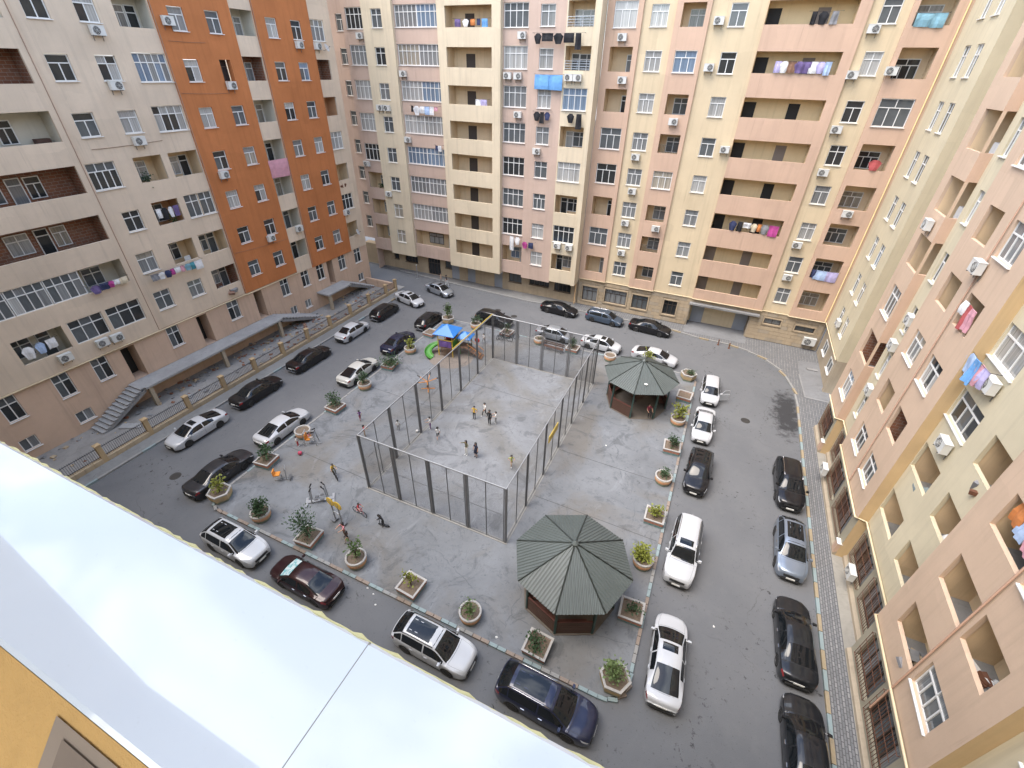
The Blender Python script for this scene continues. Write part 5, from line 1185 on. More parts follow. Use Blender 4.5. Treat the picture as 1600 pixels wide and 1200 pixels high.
        M_['sunroof'] = s.patch(.0, s.xf-.10, 9.6, 11, 3, 3, full=True, off=.004).mesh('sunroof', True); M_['pano'] = s.patch(s.xr+.12, s.xf-.08, 9.25, 11, 5, 3, full=True, off=.004).mesh('glass_roof', True); M_['rearpano'] = s.patch(s.xr+.05, .02, 9.3, 11, 4, 3, full=True, off=.004).mesh('glass_roof', True)
        for sd in (1, -1):
            M_['head'+str(sd)] = s.patch(a-.42, a-.05, 3.35, 4.6, 5, 3, sd, .007, xt=lambda x0, x1, i, j: x0+.1*(1-j)+(x1-x0-.1*(1-j))*i).mesh('headlight', True)
            M_['tail'+str(sd)] = s.patch(-a+.04, -a+.30, 3.0, 4.3, 4, 3, sd, .007).mesh('tail_light', True)
            M_['skirt'+str(sd)] = s.patch(s.ax[1]+s.arch+.03, s.ax[0]-s.arch-.03, 0.02, .45, 6, 1, sd, .008).mesh('sill_trim', True)
        # panel gaps: doors, bonnet, boot
        g = MB()
        for x in (bp-.01, s.xc-.30, s.ax[1]+s.arch+.12):
            for sd in (1, -1): p = s.patch(x-.006, x+.006, .5, 4.9, 1, 6, sd, .003); g.add(p.v, p.f)
        p = s.patch(s.xc+.02, s.xc+.036, 8.2, 11, 1, 5, full=True, off=.003); g.add(p.v, p.f)
        for sd in (1, -1): p = s.patch(s.xc+.03, a-.16, 8.05, 8.16, 8, 1, sd, .003); g.add(p.v, p.f); p = s.patch(s.xb+.1, s.xc-.12, 4.45, 4.55, 10, 1, sd, .003)
        if s.kind == 'sedan': p = s.patch(s.xb+.0, s.xb+.014, 8.3, 11, 1, 4, full=True, off=.003); g.add(p.v, p.f)
        M_['gaps'] = g.mesh('panel_gap')
        # grille, bumper intakes, plates
        zc = s.zt(a)-.02; g = MB().box(a+.04, a+.145, -.46, .46, zc-.17, zc-.03); M_['grille'] = g.mesh('grille')
        M_['intake'] = MB().box(a-.02, a+.13, -.55, .55, .27, .42).mesh('bumper_intake'); M_['rbump'] = MB().box(-a-.10, -a+.05, -.6, .6, .30, .44).mesh('bumper_trim')
        M_['plate'] = MB().box(-.012, .012, -.26, .26, 0, .115).mesh('number_plate')
        M_['platef'] = (a+.15, 0, .43); M_['plater'] = (-a-.105, 0, .62 if s.kind == 'sedan' else .80)
        y = s.Wh*.97; xm = s.xc-.28; zm = s.zb_(xm)+.10
        m = MB(); m.add([(xm-.10, y+.02, zm-.05), (xm+.06, y+.02, zm-.05), (xm+.03, y+.21, zm-.04), (xm-.10, y+.22, zm-.04), (xm-.10, y+.02, zm+.07), (xm+.03, y+.02, zm+.07), (xm, y+.20, zm+.07), (xm-.10, y+.21, zm+.08)], [(0, 3, 2, 1), (4, 5, 6, 7), (0, 1, 5, 4), (1, 2, 6, 5), (2, 3, 7, 6), (3, 0, 4, 7)]); m.tube([(xm-.02, y-.08, zm-.03), (xm-.02, y+.06, zm)], .025, 5); M_['mirror'] = m.mesh('mirror')
        h = MB(); zh = s.zb_(0)-.14
        for x in (bp+.22, bp-.72): h.box(x-.1, x+.1, s.Wh*.99, s.Wh*1.025, zh-.016, zh+.016)
        M_['handle'] = h.mesh('door_handle')
        r = MB()
        p = [s.S(x, 8.35, 1)+Vector((0, .01, .045)) for x in [s.xr-.1+(s.xf-s.xr+.0)*i/6 for i in range(7)]]; r.tube(p, .022, 5); M_['rail'] = r.mesh('roof_rail', True)
        f = MB(); p = s.S(s.xr+.02, 11); f.add([(p.x-.08, -.012, p.z-.02), (p.x+.08, -.012, p.z-.01), (p.x+.08, .012, p.z-.01), (p.x-.08, .012, p.z-.02), (p.x-.07, -.006, p.z+.06), (p.x-.07, .006, p.z+.06)], [(0, 1, 4), (2, 3, 5), (0, 4, 5, 3), (1, 2, 5, 4)]); M_['fin'] = f.mesh('aerial_fin')
        return M_
def wheel_meshes(r, w=.215):
    t = MB().lathe([(r*.66, -w/2+.015), (r*.9, -w/2), (r*.985, -w/2+.03), (r, -w/2+.06), (r, w/2-.06), (r*.985, w/2-.03), (r*.9, w/2), (r*.66, w/2-.015)], 24, 0, 0, 'y')
    d = MB().lathe([(0, w/2-.06), (r*.62, w/2-.055), (r*.67, w/2-.012), (r*.69, w/2-.02), (r*.69, -w/2+.02)], 20, 0, 0, 'y')
    for k in range(5):
        a = 2*pi*k/5
        for da in (-.13, .13):
            c, sn = cos(a+da), sin(a+da); px, pz = -sn, c; q = .022
            d.add([(c*.05-px*q, w/2-.05, sn*.05-pz*q), (c*.05+px*q, w/2-.05, sn*.05+pz*q), (cos(a+da*1.6)*r*.64+px*q, w/2-.015, sin(a+da*1.6)*r*.64+pz*q), (cos(a+da*1.6)*r*.64-px*q, w/2-.015, sin(a+da*1.6)*r*.64-pz*q)], [(0, 1, 2, 3)])
    return t.mesh('tyre', True), d.mesh('rim')
SHAPES = {'sedan': CarShape(4.72, 1.84, 1.45, 'sedan'), 'long': CarShape(4.95, 1.88, 1.47, 'sedan', xc=.28, xf=.10, xr=-.15, xb=-.34, deck=1.04),
          'fast': CarShape(4.85, 1.86, 1.42, 'sedan', xr=-.14, xb=-.40, deck=1.0), 'small': CarShape(4.5, 1.77, 1.48, 'sedan', xc=.31, xf=.13, xr=-.17, xb=-.36),
          'hatch': CarShape(4.3, 1.78, 1.50, 'hatch', hood=1.0, belt=.96, xr=-.34, xb=-.475, xc=.31, xf=.13), 'wagon': CarShape(4.65, 1.78, 1.49, 'hatch', hood=.98, belt=.94, xr=-.38, xb=-.48, xc=.30, xf=.12),
          'suv': CarShape(4.6, 1.88, 1.68, 'hatch', hood=1.12, nose=.95, belt=1.08, xr=-.32, xb=-.47, xc=.28, xf=.10, wr=.365, arch=.41, clr=.27), 'suvbig': CarShape(4.95, 1.96, 1.74, 'hatch', hood=1.16, nose=1.0, belt=1.12, xr=-.34, xb=-.475, xc=.28, xf=.10, wr=.385, arch=.43, clr=.28),
          'boxy': CarShape(4.95, 1.94, 1.86, 'hatch', hood=1.18, nose=1.05, belt=1.16, xr=-.43, xb=-.49, xc=.24, xf=.11, wr=.395, arch=.44, clr=.30)}
PT = {'white': paint('car_white', (.44, .455, .475)), 'cream': paint('car_cream_white', (.44, .44, .415)), 'black': paint('car_black', (.006, .006, .008)), 'dgrey': paint('car_dark_grey', (.03, .031, .036), .4), 'silver': paint('car_silver', (.34, .37, .41), .6), 'bgrey': paint('car_blue_grey', (.20, .24, .30), .5), 'slate': paint('car_slate_blue', (.075, .105, .15), .5), 'dblue': paint('car_dark_blue', (.014, .018, .045), .3), 'dred': paint('car_dark_red', (.024, .006, .008), .3), 'charcoal': paint('car_charcoal', (.016, .018, .022), .4)}
def car(shape, color, x, y, head, label, roof=None, rails=None, rim=RIM, mirror=None, door=False, tint=None):
    S_ = SHAPES[shape]
    if ('car', shape) not in CACHE: CACHE[('car', shape)] = S_.meshes(); CACHE[('wheel', shape)] = wheel_meshes(S_.r)
    m = CACHE[('car', shape)]; p = PT[color]; r = tag(empty('parked_car', (x, y, .004), radians(head)), label, 'car', 'cars parked around the courtyard'); r.scale = (.895, .875, .91)
    ob('body', m['body'], p, r); ob('underbody', m['under'], CBLACK, r); ob('panel_gap', m['gaps'], CBLACK, r)
    G = tint or CGLASS
    ob('windshield', m['windshield'], G, r); ob('rear_window', m['rear_window'], G, r)
    for k in ('f1', 'f-1', 'r1', 'r-1', 'q1', 'q-1'):
        if 'side_'+k in m: ob('side_window', m['side_'+k], G, r)
    for sd in ('1', '-1'):
        ob('headlight', m['head'+sd], LAMP, r); ob('tail_light', m['tail'+sd], TAIL, r); ob('sill_trim', m['skirt'+sd], CBLACK, r)
    ob('grille', m['grille'], CBLACK, r); ob('bumper_intake', m['intake'], CBLACK, r); ob('bumper_trim', m['rbump'], CBLACK if color != 'black' else CHROME, r)
    ob('number_plate', m['plate'], PLATE, r, m['platef']); ob('number_plate', m['plate'], PLATE, r, m['plater'])
    for sx in (1, -1):
        o = ob('mirror', m['mirror'], mirror or p, r); o.scale = (1, sx, 1)
        o = ob('door_handle', m['handle'], p if color in ('white', 'black', 'cream') else CHROME, r); o.scale = (1, sx, 1)
        if rails: o = ob('roof_rail', m['rail'], rails, r); o.scale = (1, sx, 1)
    ob('aerial_fin', m['fin'], p, r)
    if roof: ob({'sunroof': 'sunroof'}.get(roof, 'glass_roof'), m[roof], CGLASS, r)
    ty, rm = CACHE[('wheel', shape)]
    for ax in S_.ax:
        for sx in (1, -1):
            w = ob('wheel', ty, RUBBER, r, (ax, sx*(S_.Wh-.13), S_.r)); w.scale = (1, sx, 1); ob('rim', rm, rim, w)
    if door:
        b = MB(); b.box(-1.05, 0, -.035, .035, .28, .93); b.add([(-1.0, -.02, .93), (-.95, -.02, 1.38), (-.45, -.02, 1.38), (-.05, -.02, .95), (-1.0, .02, .93), (-.95, .02, 1.38), (-.45, .02, 1.38), (-.05, .02, .95)], [(0, 1, 5, 4), (1, 2, 6, 5), (2, 3, 7, 6), (0, 3, 2, 1)])
        ob('open_door', b.mesh('open_door'), p, r, (S_.xc-.32, S_.Wh*.97, 0), radians(-62))
    return r
N_, S2, E2, W2 = 90, -90, 0, 180
car('fast', 'white', -33.1, 14.75, S2-1, 'white sedan with a small dark sunroof facing the viewer beside the fence', 'sunroof', rim=RIMD)
car('long', 'black', -33.15, 20.3, N_, 'black sedan with chrome window line beside the fence, behind the white sunroof car')
car('long', 'black', -33.15, 26.4, N_-1, 'glossy black sedan third along the fence', rim=RIMD)
car('small', 'white', -33.2, 32.6, N_, 'white sedan with a black rear window fourth along the fence')
car('hatch', 'black', -33.1, 38.0, N_, 'black hatchback with a white plate near the end of the fence')
car('small', 'white', -32.6, 42.2, -14, 'white sedan with an open sunroof parked askew at the end of the fence', 'sunroof')
car('small', 'silver', -30.9, 46.3, -15, 'silver sedan parked askew in front of the far dark gate', 'sunroof')
car('long', 'dgrey', -27.45, 12.3, N_, 'dark grey sedan with chrome window line at the near corner of the plaza', rim=RIM)
car('fast', 'white', -27.45, 17.8, N_, 'white sedan with dark side windows left of the plaza, ahead of the dark grey one')
car('fast', 'cream', -27.45, 26.7, N_, 'cream-white sedan with black rear window left of the plaza')
car('sedan', 'dblue', -27.4, 32.8, N_, 'dark blue sedan left of the slide')
car('hatch', 'black', -27.3, 38.4, N_, 'black hatchback at the far corner of the plaza behind the slide')
car('suv', 'black', -20.9, 41.9, E2, 'black sport utility car behind the far end of the cage')
car('small', 'silver', -13.5, 41.75, E2-1, 'silver sedan with dark windows at the far side of the plaza')
car('small', 'white', -8.4, 41.8, E2-3, 'white sedan with a dark sunroof at the far side of the plaza', 'sunroof')
car('fast', 'white', -2.9, 41.8, E2-6, 'white sedan half hidden behind the far gazebo')
car('fast', 'black', -15.2, 47.9, E2-4, 'black sedan parked against the building under the drainpipe')
car('wagon', 'slate', -9.7, 48.0, E2-4, 'blue-grey estate car parked against the limestone wall', rails=CHROME)
car('long', 'black', -4.5, 47.95, E2-4, 'black sedan parked against the limestone wall before the entrance')
car('hatch', 'white', 2.75, 38.0, S2+2, 'white hatchback with its front door open at the far corner of the plaza', door=True)
car('small', 'white', 2.65, 32.6, S2, 'white sedan nose to tail with the hatchback whose door is open', mirror=PT['white'])
car('suv', 'black', 2.85, 26.9, S2-2, 'black sport utility car with a dark glass roof right of the plaza', 'pano')
car('boxy', 'white', 2.75, 19.6, S2-2, 'boxy white off-road car with a dark sunroof right of the plaza', 'sunroof', rails=CHROME)
car('fast', 'white', 2.85, 13.0, N_+2.5, 'white sedan facing away by the corner of the plaza, small blue sunroof', 'sunroof')
car('suvbig', 'black', 8.72, 28.4, S2+1, 'black sport utility car with silver roof rails beside the brick pavement', None, CHROME)
car('suv', 'bgrey', 8.6, 22.6, S2-1, 'blue-grey crossover with a dark glass roof beside the brick pavement', 'pano')
car('long', 'charcoal', 8.55, 16.7, N_+2, 'charcoal sedan facing away beside the brick pavement')
car('long', 'charcoal', 8.75, 11.6, N_+2, 'charcoal sedan cut off by the lower edge of the view')
car('suv', 'white', -21.5, 8.75, E2-1, 'white car with an all black glass roof at the near edge of the plaza', 'pano')
car('sedan', 'dred', -16.0, 8.75, W2-1, 'dark red sedan with a silver sunshade behind its windscreen', None)
car('suv', 'white', -7.75, 8.8, E2-1, 'white car with a blue-tinted glass roof and black rails near the white ledge', 'pano', CBLACK)
car('suvbig', 'dblue', -1.85, 8.8, E2-2, 'dark blue car with silver roof rails in front of the near gazebo', 'pano', CHROME)
# sunshade laid inside the dark red car's windscreen
sh = CarShape(4.72, 1.84, 1.45, 'sedan').patch(.10*4.72+.14, .30*4.72-.12, 8.9, 11, 5, 3, full=True, off=.012)
ssm = NT('sunshade_foil'); ssm.col(ssm.mix(ssm.ramp(ssm.noise(ssm.opos(), 5, 2), .45, .55), (.55, .62, .62), (.16, .4, .42))); ssm.b.inputs['Roughness'].default_value = .3
tag(ob('sunshade', sh.mesh('sunshade', True), ssm.m, None, (-16.0, 8.75, .004), radians(W2-1), (.895, .875, .91)), 'silver and teal foil sunshade across the dark red car windscreen', 'sunshade')
# ------------------------------------------------ playground tower with slide
PB_ = plain('play_blue', (.025, .17, .5), .45); PY_ = plain('play_yellow', (.62, .42, .05), .4); PG_ = plain('play_green', (.055, .22, .03), .45); PP_ = plain('play_purple', (.14, .08, .26), .5); PR_ = plain('play_red', (.5, .05, .05), .4); PO_ = plain('play_orange', (.62, .24, .04), .45); PW_ = plain('play_wood', (.16, .09, .055), .7)
pg = tag(empty('playground_tower', (-22.0, 33.9, .12), .12), 'playground tower with blue roofs, yellow posts and a green curved slide', 'play tower')
for x in (-.75, .75):
    for y in (-.75, .75): b = MB().tube([(x, y, 0), (x, y, 2.55)], .05, 8); ob('post', b.mesh('post'), PY_, pg)
def pyr(w, z0, h): return MB().add([(-w, -w, z0), (w, -w, z0), (w, w, z0), (-w, w, z0), (-w, -w, z0-.06), (w, -w, z0-.06), (w, w, z0-.06), (-w, w, z0-.06), (0, 0, z0+h)], [(0, 1, 8), (1, 2, 8), (2, 3, 8), (3, 0, 8), (4, 5, 1, 0), (5, 6, 2, 1), (6, 7, 3, 2), (7, 4, 0, 3), (7, 6, 5, 4)])
ob('roof', pyr(1.12, 2.5, .75).mesh('roof'), PB_, pg); ob('platform', UBOX, PW_, pg, (0, 0, 1.0), 0, (1.6, 1.6, .08))
for (x, y, a, m) in ((0, -.78, 0, PP_), (.78, 0, pi/2, PG_), (0, .78, 0, PR_)):
    ob('panel', UBOX, m, pg, (x, y, 1.42), a, (1.3, .05, .72)); ob('panel_rim', UBOX, PY_, pg, (x, y, 1.82), a, (1.4, .07, .07))
for k in range(9): ob('bubble_disc' if k == 0 else 'baluster', UBOX if k else MB().lathe([(0, -.06), (.26, -.05), (.3, 0)], 16, 0, 0, 'y').mesh('bubble_disc'), PP_ if k == 0 else PW_, pg, (0, -.83, 1.4) if k == 0 else (-.6+.15*k, -.76, .5), 0, (1, 1, 1) if k == 0 else (.05, .04, .95))
# green slide curling down
sl = MB(); path = []
for i in range(17):
    t = i/16; a = pi*.95*t; path.append(Vector((-.8-.85*sin(a)-.2*t, -.15-.95*(1-cos(a))*.8, 1.02-.9*t-.06*sin(t*pi))))
prof = [(-.32, .2), (-.3, .02), (-.15, -.04), (.15, -.04), (.3, .02), (.32, .2), (.36, .2), (.33, -.02), (.15, -.09), (-.15, -.09), (-.33, -.02), (-.36, .2)]
vs = []
for i, p in enumerate(path):
    tg = (path[min(i+1, 16)]-path[max(i-1, 0)]); tg.z = 0; tg.normalize(); sdv = Vector((-tg.y, tg.x, 0)); vs += [p+sdv*u+Vector((0, 0, w)) for u, w in prof]
k = len(prof); sl.add(vs, [(i*k+j, i*k+(j+1) % k, (i+1)*k+(j+1) % k, (i+1)*k+j) for i in range(16) for j in range(k)]); ob('slide', sl.mesh('slide', True), PG_, pg)
# second, lower roofed bay and wooden stairs
for x in (1.2, 2.1):
    for y in (.1, 1.0): b = MB().tube([(x, y, 0), (x, y, 1.95)], .045, 7); ob('post', b.mesh('post'), PG_, pg)
o = ob('roof', pyr(.72, 0, .5).mesh('roof'), PB_, pg, (1.65, .55, 1.95)); ob('platform', UBOX, PW_, pg, (1.45, .35, .95), 0, (1.4, 1.1, .07))
for i in range(6): ob('step', UBOX, PW_, pg, (2.25+.24*i, .2, .82-.15*i), 0, (.24, .85, .05))
for y in (-.24, .64): b = MB().tube([(2.1, y, .95), (3.6, y, .02)], .035, 6); ob('stringer', b.mesh('stringer'), PW_, pg); b = MB().tube([(2.1, y, 1.5), (3.5, y, .65), (3.5, y, .02)], .025, 6); ob('handrail', b.mesh('handrail'), PO_, pg)
ob('red_disc', MB().lathe([(0, -.05), (.24, -.05), (.28, 0), (.24, .05), (0, .05)], 16, 0, 0, 'y').mesh('red_disc'), PR_, pg, (2.65, 1.1, 1.35)); b = MB().tube([(2.65, 1.1, 0), (2.65, 1.1, 1.2)], .03, 6); ob('disc_post', b.mesh('disc_post'), PO_, pg)
struct('play_mat', MB().prism([(-21.4+2.3*cos(a*pi/10), 33.2+2.1*sin(a*pi/10)) for a in range(20)], .1, .128).mesh('play_mat'), concrete('play_mat', (.22, .19, .165), 2, False))

# ------------------------------------------------ outdoor gym and play machines
def machine(name, x, y, rz, label, parts):
    g = tag(empty(name, (x, y, .12), rz), label, 'exercise machine', 'outdoor gym machines')
    for nm, m, mat in parts: ob(nm, m.mesh(nm), mat, g)
    return g
sp = MB(); gr = MB()
for a in (0.5, 1.6, 2.7, 3.8, 5.0):
    sp.tube([(0, 0, .75), (.9*cos(a), .9*sin(a), .95)], .035, 6); gr.tube([(.85*cos(a), .85*sin(a), .94), (1.15*cos(a), 1.15*sin(a), 1.0)], .06, 7)
st = MB().tube([(0, 0, 0), (0, 0, .85)], .07, 8)
for a in (.2, 1.8, 3.4, 5.0): st.tube([(0, 0, .05), (.6*cos(a), .6*sin(a), .03)], .035, 6)
machine('spinner', -20.4, 27.6, .3, 'orange spinner with five black-tipped arms beside the cage', [('post', st, PO_), ('arm', sp, PO_), ('grip', gr, BLACKM)])
def steel(*tubes, r=.035):
    b = MB(); [b.tube(t, r, 6) for t in tubes]; return b
machine('rider_machine', -23.4, 13.9, .6, 'exercise rider with an orange seat standing alone by the near planters', [('frame', steel([(-.5, 0, .03), (.5, 0, .03)], [(0, 0, 0), (0, 0, .55)], [(.25, 0, .03), (.35, 0, .9), (.3, .25, 1.15)], [(.35, 0, .9), (.3, -.25, 1.15)]), GALV), ('seat', MB().box(-.45, -.05, -.2, .2, .55, .63).box(-.47, -.41, -.2, .2, .63, .95), PO_), ('foot_rest', MB().box(.42, .6, -.25, .25, .2, .24), STEEL)])
machine('stepper_machine', -19.7, 13.6, .7, 'grey double stepper machine with tall handles in the middle of the plaza', [('base', MB().box(-.9, .9, -.12, .12, 0, .1).box(-.9, -.75, -.4, .4, 0, .08).box(.75, .9, -.4, .4, 0, .08), GALV), ('handle', steel([(-.5, .15, .1), (-.45, .2, 1.3), (-.3, .2, 1.45)], [(-.5, -.15, .1), (-.45, -.2, 1.3), (-.3, -.2, 1.45)], [(.5, .15, .1), (.45, .2, 1.3), (.3, .2, 1.45)], [(.5, -.15, .1), (.45, -.2, 1.3), (.3, -.2, 1.45)], r=.04), GALV), ('pedal', MB().box(-.3, -.05, .1, .25, .25, .3).box(-.3, -.05, -.25, -.1, .35, .4).box(.05, .3, .1, .25, .35, .4).box(.05, .3, -.25, -.1, .25, .3), STEEL), ('grip', steel([(-.45, .2, 1.2), (-.3, .2, 1.47)], [(-.45, -.2, 1.2), (-.3, -.2, 1.47)], [(.45, .2, 1.2), (.3, .2, 1.47)], [(.45, -.2, 1.2), (.3, -.2, 1.47)], r=.05), BLACKM)])
wy = MB()
for x in (-.32, .32): wy.lathe([(.0, -.03), (.3, -.03), (.34, 0), (.3, .03), (0, .03)], 16, x, 1.75, 'y')
machine('arm_wheel_machine', -17.35, 12.75, -.1, 'arm wheel machine with a yellow double disc on two grey posts', [('post', steel([(-.3, 0, 0), (-.3, 0, 1.8)], [(.3, 0, 0), (.3, 0, 1.8)], [(-.3, 0, .9), (.3, 0, .9)], r=.05), GALV), ('disc', wy, PY_), ('foot_plate', MB().box(-.55, -.2, -.2, .2, .1, .14).box(.2, .55, -.2, .2, .1, .14), STEEL)])
machine('walker_machine', -24.35, 17.6, .5, 'orange and grey walker machine beside the planter by the left white sedan', [('frame', steel([(-.7, 0, .03), (.7, 0, .03)], [(-.45, -.3, 0), (-.35, -.2, 1.2), (-.35, .2, 1.2), (-.45, .3, 0)], [(.45, -.3, 0), (.35, -.2, 1.2), (.35, .2, 1.2), (.45, .3, 0)], [(-.35, 0, 1.2), (.35, 0, 1.2)]), GALV), ('seat', MB().box(-.3, .0, -.25, .25, .5, .58).box(-.34, -.28, -.25, .25, .58, 1.0), PO_), ('grip', steel([(.2, .2, 1.2), (.45, .2, 1.3)], [(.2, -.2, 1.2), (.45, -.2, 1.3)], r=.045), BLACKM)])
# bench behind the cage
bn = tag(empty('bench', (-12.6, 38.9, .12), -.05), 'dark bench with a slatted back behind the far end of the cage', 'bench')
for i in range(3): ob('seat_slat', UBOX, WOODB, bn, (0, -.15+.14*i, .45), 0, (2.2, .11, .04))
for i in range(2): ob('back_slat', UBOX, WOODB, bn, (0, .27+.03*i, .62+.17*i), 0, (2.2, .04, .12))
for x in (-.9, .9): b = MB().tube([(x, -.2, 0), (x, -.2, .42), (x, .2, .42), (x, .32, .92)], .025, 6); b.tube([(x, .2, .42), (x, .25, 0)], .025, 6); ob('leg', b.mesh('leg'), BLACKM, bn)
# low bollards and a lamp post by the far pavement
for (x, y, l) in ((2.8, 48.25, 'short dark bollard on the kerb before the far entrance'), (3.9, 47.95, 'short reddish bollard on the road before the far entrance')):
    b = MB().lathe([(.12, 0), (.12, .04), (.06, .08), (.06, .55), (.09, .6), (0, .66)], 10); tag(ob('bollard', b.mesh('bollard', True), RUST, None, (x, y, 0)), l, 'bollard', 'bollards by the far entrance')
lp = tag(empty('barrier_post', (-36.2, 49.2, 0)), 'thin pale grey post with a flat base at the far side street', 'post'); b = MB().tube([(0, 0, .03), (0, 0, 1.9)], .05, 8); ob('pole', b.mesh('pole'), GALV, lp); ob('base', UBOX, GALV, lp, (0, 0, .02), 0, (.3, .3, .04)); ob('cap', UBOX, PLATE, lp, (0, 0, 1.93), 0, (.14, .14, .06))

# ------------------------------------------------ bicycles
def tor(b, cx, cz, R, r, n=20, m=5):
    b.tube([(cx+R*cos(2*pi*i/n), 0, cz+R*sin(2*pi*i/n)) for i in range(n+1)], r, m, False)
def bicycle(x, y, rz, col, label, s=1.0, lean=.0, name='bicycle', tyre=.03):
    g = tag(empty(name, (x, y, .135)), label, 'bicycle', 'bicycles on the plaza'); g.rotation_euler = (lean, 0, rz); g.scale = (s, s, s); R = .32
    for cx in (-.5, .5):
        b = MB(); tor(b, cx, R+.02, R, tyre); w = ob('wheel', b.mesh('tyre', True), RUBBER, g); b = MB(); tor(b, cx, R+.02, R*.9, .012, 16, 4)
        for i in range(6): a = i*pi/6; b.tube([(cx-R*.9*cos(a), 0, R+.02-R*.9*sin(a)), (cx+R*.9*cos(a), 0, R+.02+R*.9*sin(a))], .004, 3)
        ob('rim', b.mesh('rim'), GALV, w)
    b = MB()
    for p in ([(-.5, 0, .34), (-.08, 0, .3)], [(-.08, 0, .3), (-.2, 0, .8)], [(-.5, 0, .34), (-.17, 0, .68)], [(-.08, 0, .3), (.36, 0, .7)], [(-.17, 0, .68), (.34, 0, .76)], [(.33, 0, .8), (.5, 0, .34)]): b.tube(p, .022, 6)
    ob('frame', b.mesh('frame'), col, g); b = MB().tube([(.33, 0, .78), (.30, 0, .95)], .015, 5); b.tube([(.22, -.28, .98), (.32, -.2, .96), (.3, 0, .95), (.32, .2, .96), (.22, .28, .98)], .014, 5); ob('handlebar', b.mesh('handlebar'), BLACKM, g)
    b = MB().add([(-.34, -.07, .82), (-.34, .07, .82), (-.05, .03, .83), (-.05, -.03, .83), (-.33, -.05, .77), (-.33, .05, .77), (-.07, .02, .79), (-.07, -.02, .79)], [(0, 3, 2, 1), (4, 5, 6, 7), (0, 1, 5, 4), (1, 2, 6, 5), (2, 3, 7, 6), (3, 0, 4, 7)]); ob('saddle', b.mesh('saddle'), BLACKM, g)
    b = MB().lathe([(.0, -.03), (.09, -.03), (.09, -.02), (0, -.02)], 10, -.08, .3, 'y'); b.tube([(-.08, -.06, .3), (.05, -.08, .18)], .01, 4); b.tube([(-.08, .06, .3), (-.2, .08, .42)], .01, 4); ob('crank', b.mesh('crank'), STEEL, g); return g
bicycle(-17.9, 38.6, .1, plain('bike_black', (.03, .03, .035), .4), 'dark bicycle leaning nearest the back of the cage', 1.0, .12)
bicycle(-17.5, 39.3, .3, plain('bike_grey', (.15, .15, .16), .4), 'grey bicycle parked behind the dark one by the planter', 1.0, -.1)
bicycle(-18.6, 39.0, 1.3, plain('bike_navy', (.03, .04, .08), .4), 'navy bicycle standing crosswise by the cage corner', .95, .1)
bicycle(-20.35, 15.7, -.5, plain('bike_black', (.03, .03, .035), .4), 'small fat-tyred black bicycle under the child in yellow', .8, .05, tyre=.05)
bicycle(-16.55, 13.8, -.1, plain('bike_pink', (.55, .2, .2), .4), 'small pink bicycle under the child in red', .75, 0)

# ------------------------------------------------ people
JT = {'pel': (0, 0, .53), 'spi': (0, .0, .655), 'che': (0, 0, .775), 'nec': (0, .0, .845), 'jaw': (0, .012, .882), 'hed': (0, .008, .932), 'top': (0, 0, .978)}
for s_, n_ in ((1, 'l'), (-1, 'r')):
    JT.update({'sh'+n_: (.098*s_, 0, .805), 'el'+n_: (.135*s_, -.01, .645), 'wr'+n_: (.145*s_, .035, .505), 'ha'+n_: (.143*s_, .055, .455), 'hi'+n_: (.052*s_, 0, .515), 'kn'+n_: (.058*s_, .012, .285), 'an'+n_: (.058*s_, -.008, .045), 'to'+n_: (.066*s_, .085, .018)})
RAD = {'pel': (.078, .058), 'spi': (.066, .05), 'che': (.08, .055), 'nec': (.03, .03), 'jaw': (.042, .045), 'hed': (.058, .064), 'top': (.034, .036)}
for n_ in 'lr': RAD.update({'sh'+n_: (.04, .04), 'el'+n_: (.027, .027), 'wr'+n_: (.019, .019), 'ha'+n_: (.02, .014), 'hi'+n_: (.058, .058), 'kn'+n_: (.037, .037), 'an'+n_: (.024, .024), 'to'+n_: (.022, .016)})
BONES = [('pel', 'spi'), ('spi', 'che'), ('che', 'nec'), ('nec', 'jaw'), ('jaw', 'hed'), ('hed', 'top')]
for n_ in 'lr': BONES += [('che', 'sh'+n_), ('sh'+n_, 'el'+n_), ('el'+n_, 'wr'+n_), ('wr'+n_, 'ha'+n_), ('pel', 'hi'+n_), ('hi'+n_, 'kn'+n_), ('kn'+n_, 'an'+n_), ('an'+n_, 'to'+n_)]
POSE = {
 'stand': {}, 'akimbo': {'ell': (.2, -.06, .66), 'wrl': (.12, .02, .56), 'hal': (.09, .04, .55), 'elr': (-.2, -.06, .66), 'wrr': (-.12, .02, .56), 'har': (-.09, .04, .55)},
 'armsout': {'ell': (.21, .04, .74), 'wrl': (.25, .16, .78), 'hal': (.25, .2, .8), 'elr': (-.21, .04, .74), 'wrr': (-.25, .16, .78), 'har': (-.25, .2, .8)},
 'walk': {'knl': (.055, .1, .30), 'anl': (.055, .14, .06), 'tol': (.06, .23, .04), 'knr': (-.055, -.03, .29), 'anr': (-.055, -.16, .09), 'tor': (-.06, -.1, .02), 'ell': (.13, -.08, .66), 'wrl': (.14, -.05, .53), 'hal': (.14, -.03, .48), 'elr': (-.13, .05, .66), 'wrr': (-.13, .16, .56), 'har': (-.13, .19, .53)},
 'run': {'knl': (.055, .16, .36), 'anl': (.055, .12, .14), 'tol': (.06, .2, .1), 'knr': (-.055, -.06, .28), 'anr': (-.055, -.24, .13), 'tor': (-.06, -.2, .05), 'ell': (.17, -.12, .7), 'wrl': (.15, -.0, .62), 'hal': (.14, .05, .63), 'elr': (-.17, .08, .7), 'wrr': (-.1, .2, .72), 'har': (-.08, .22, .76)},
 'reach': {'ell': (.16, .12, .74), 'wrl': (.12, .26, .72), 'hal': (.11, .31, .72), 'elr': (-.16, .12, .74), 'wrr': (-.12, .26, .72), 'har': (-.11, .31, .72)}}
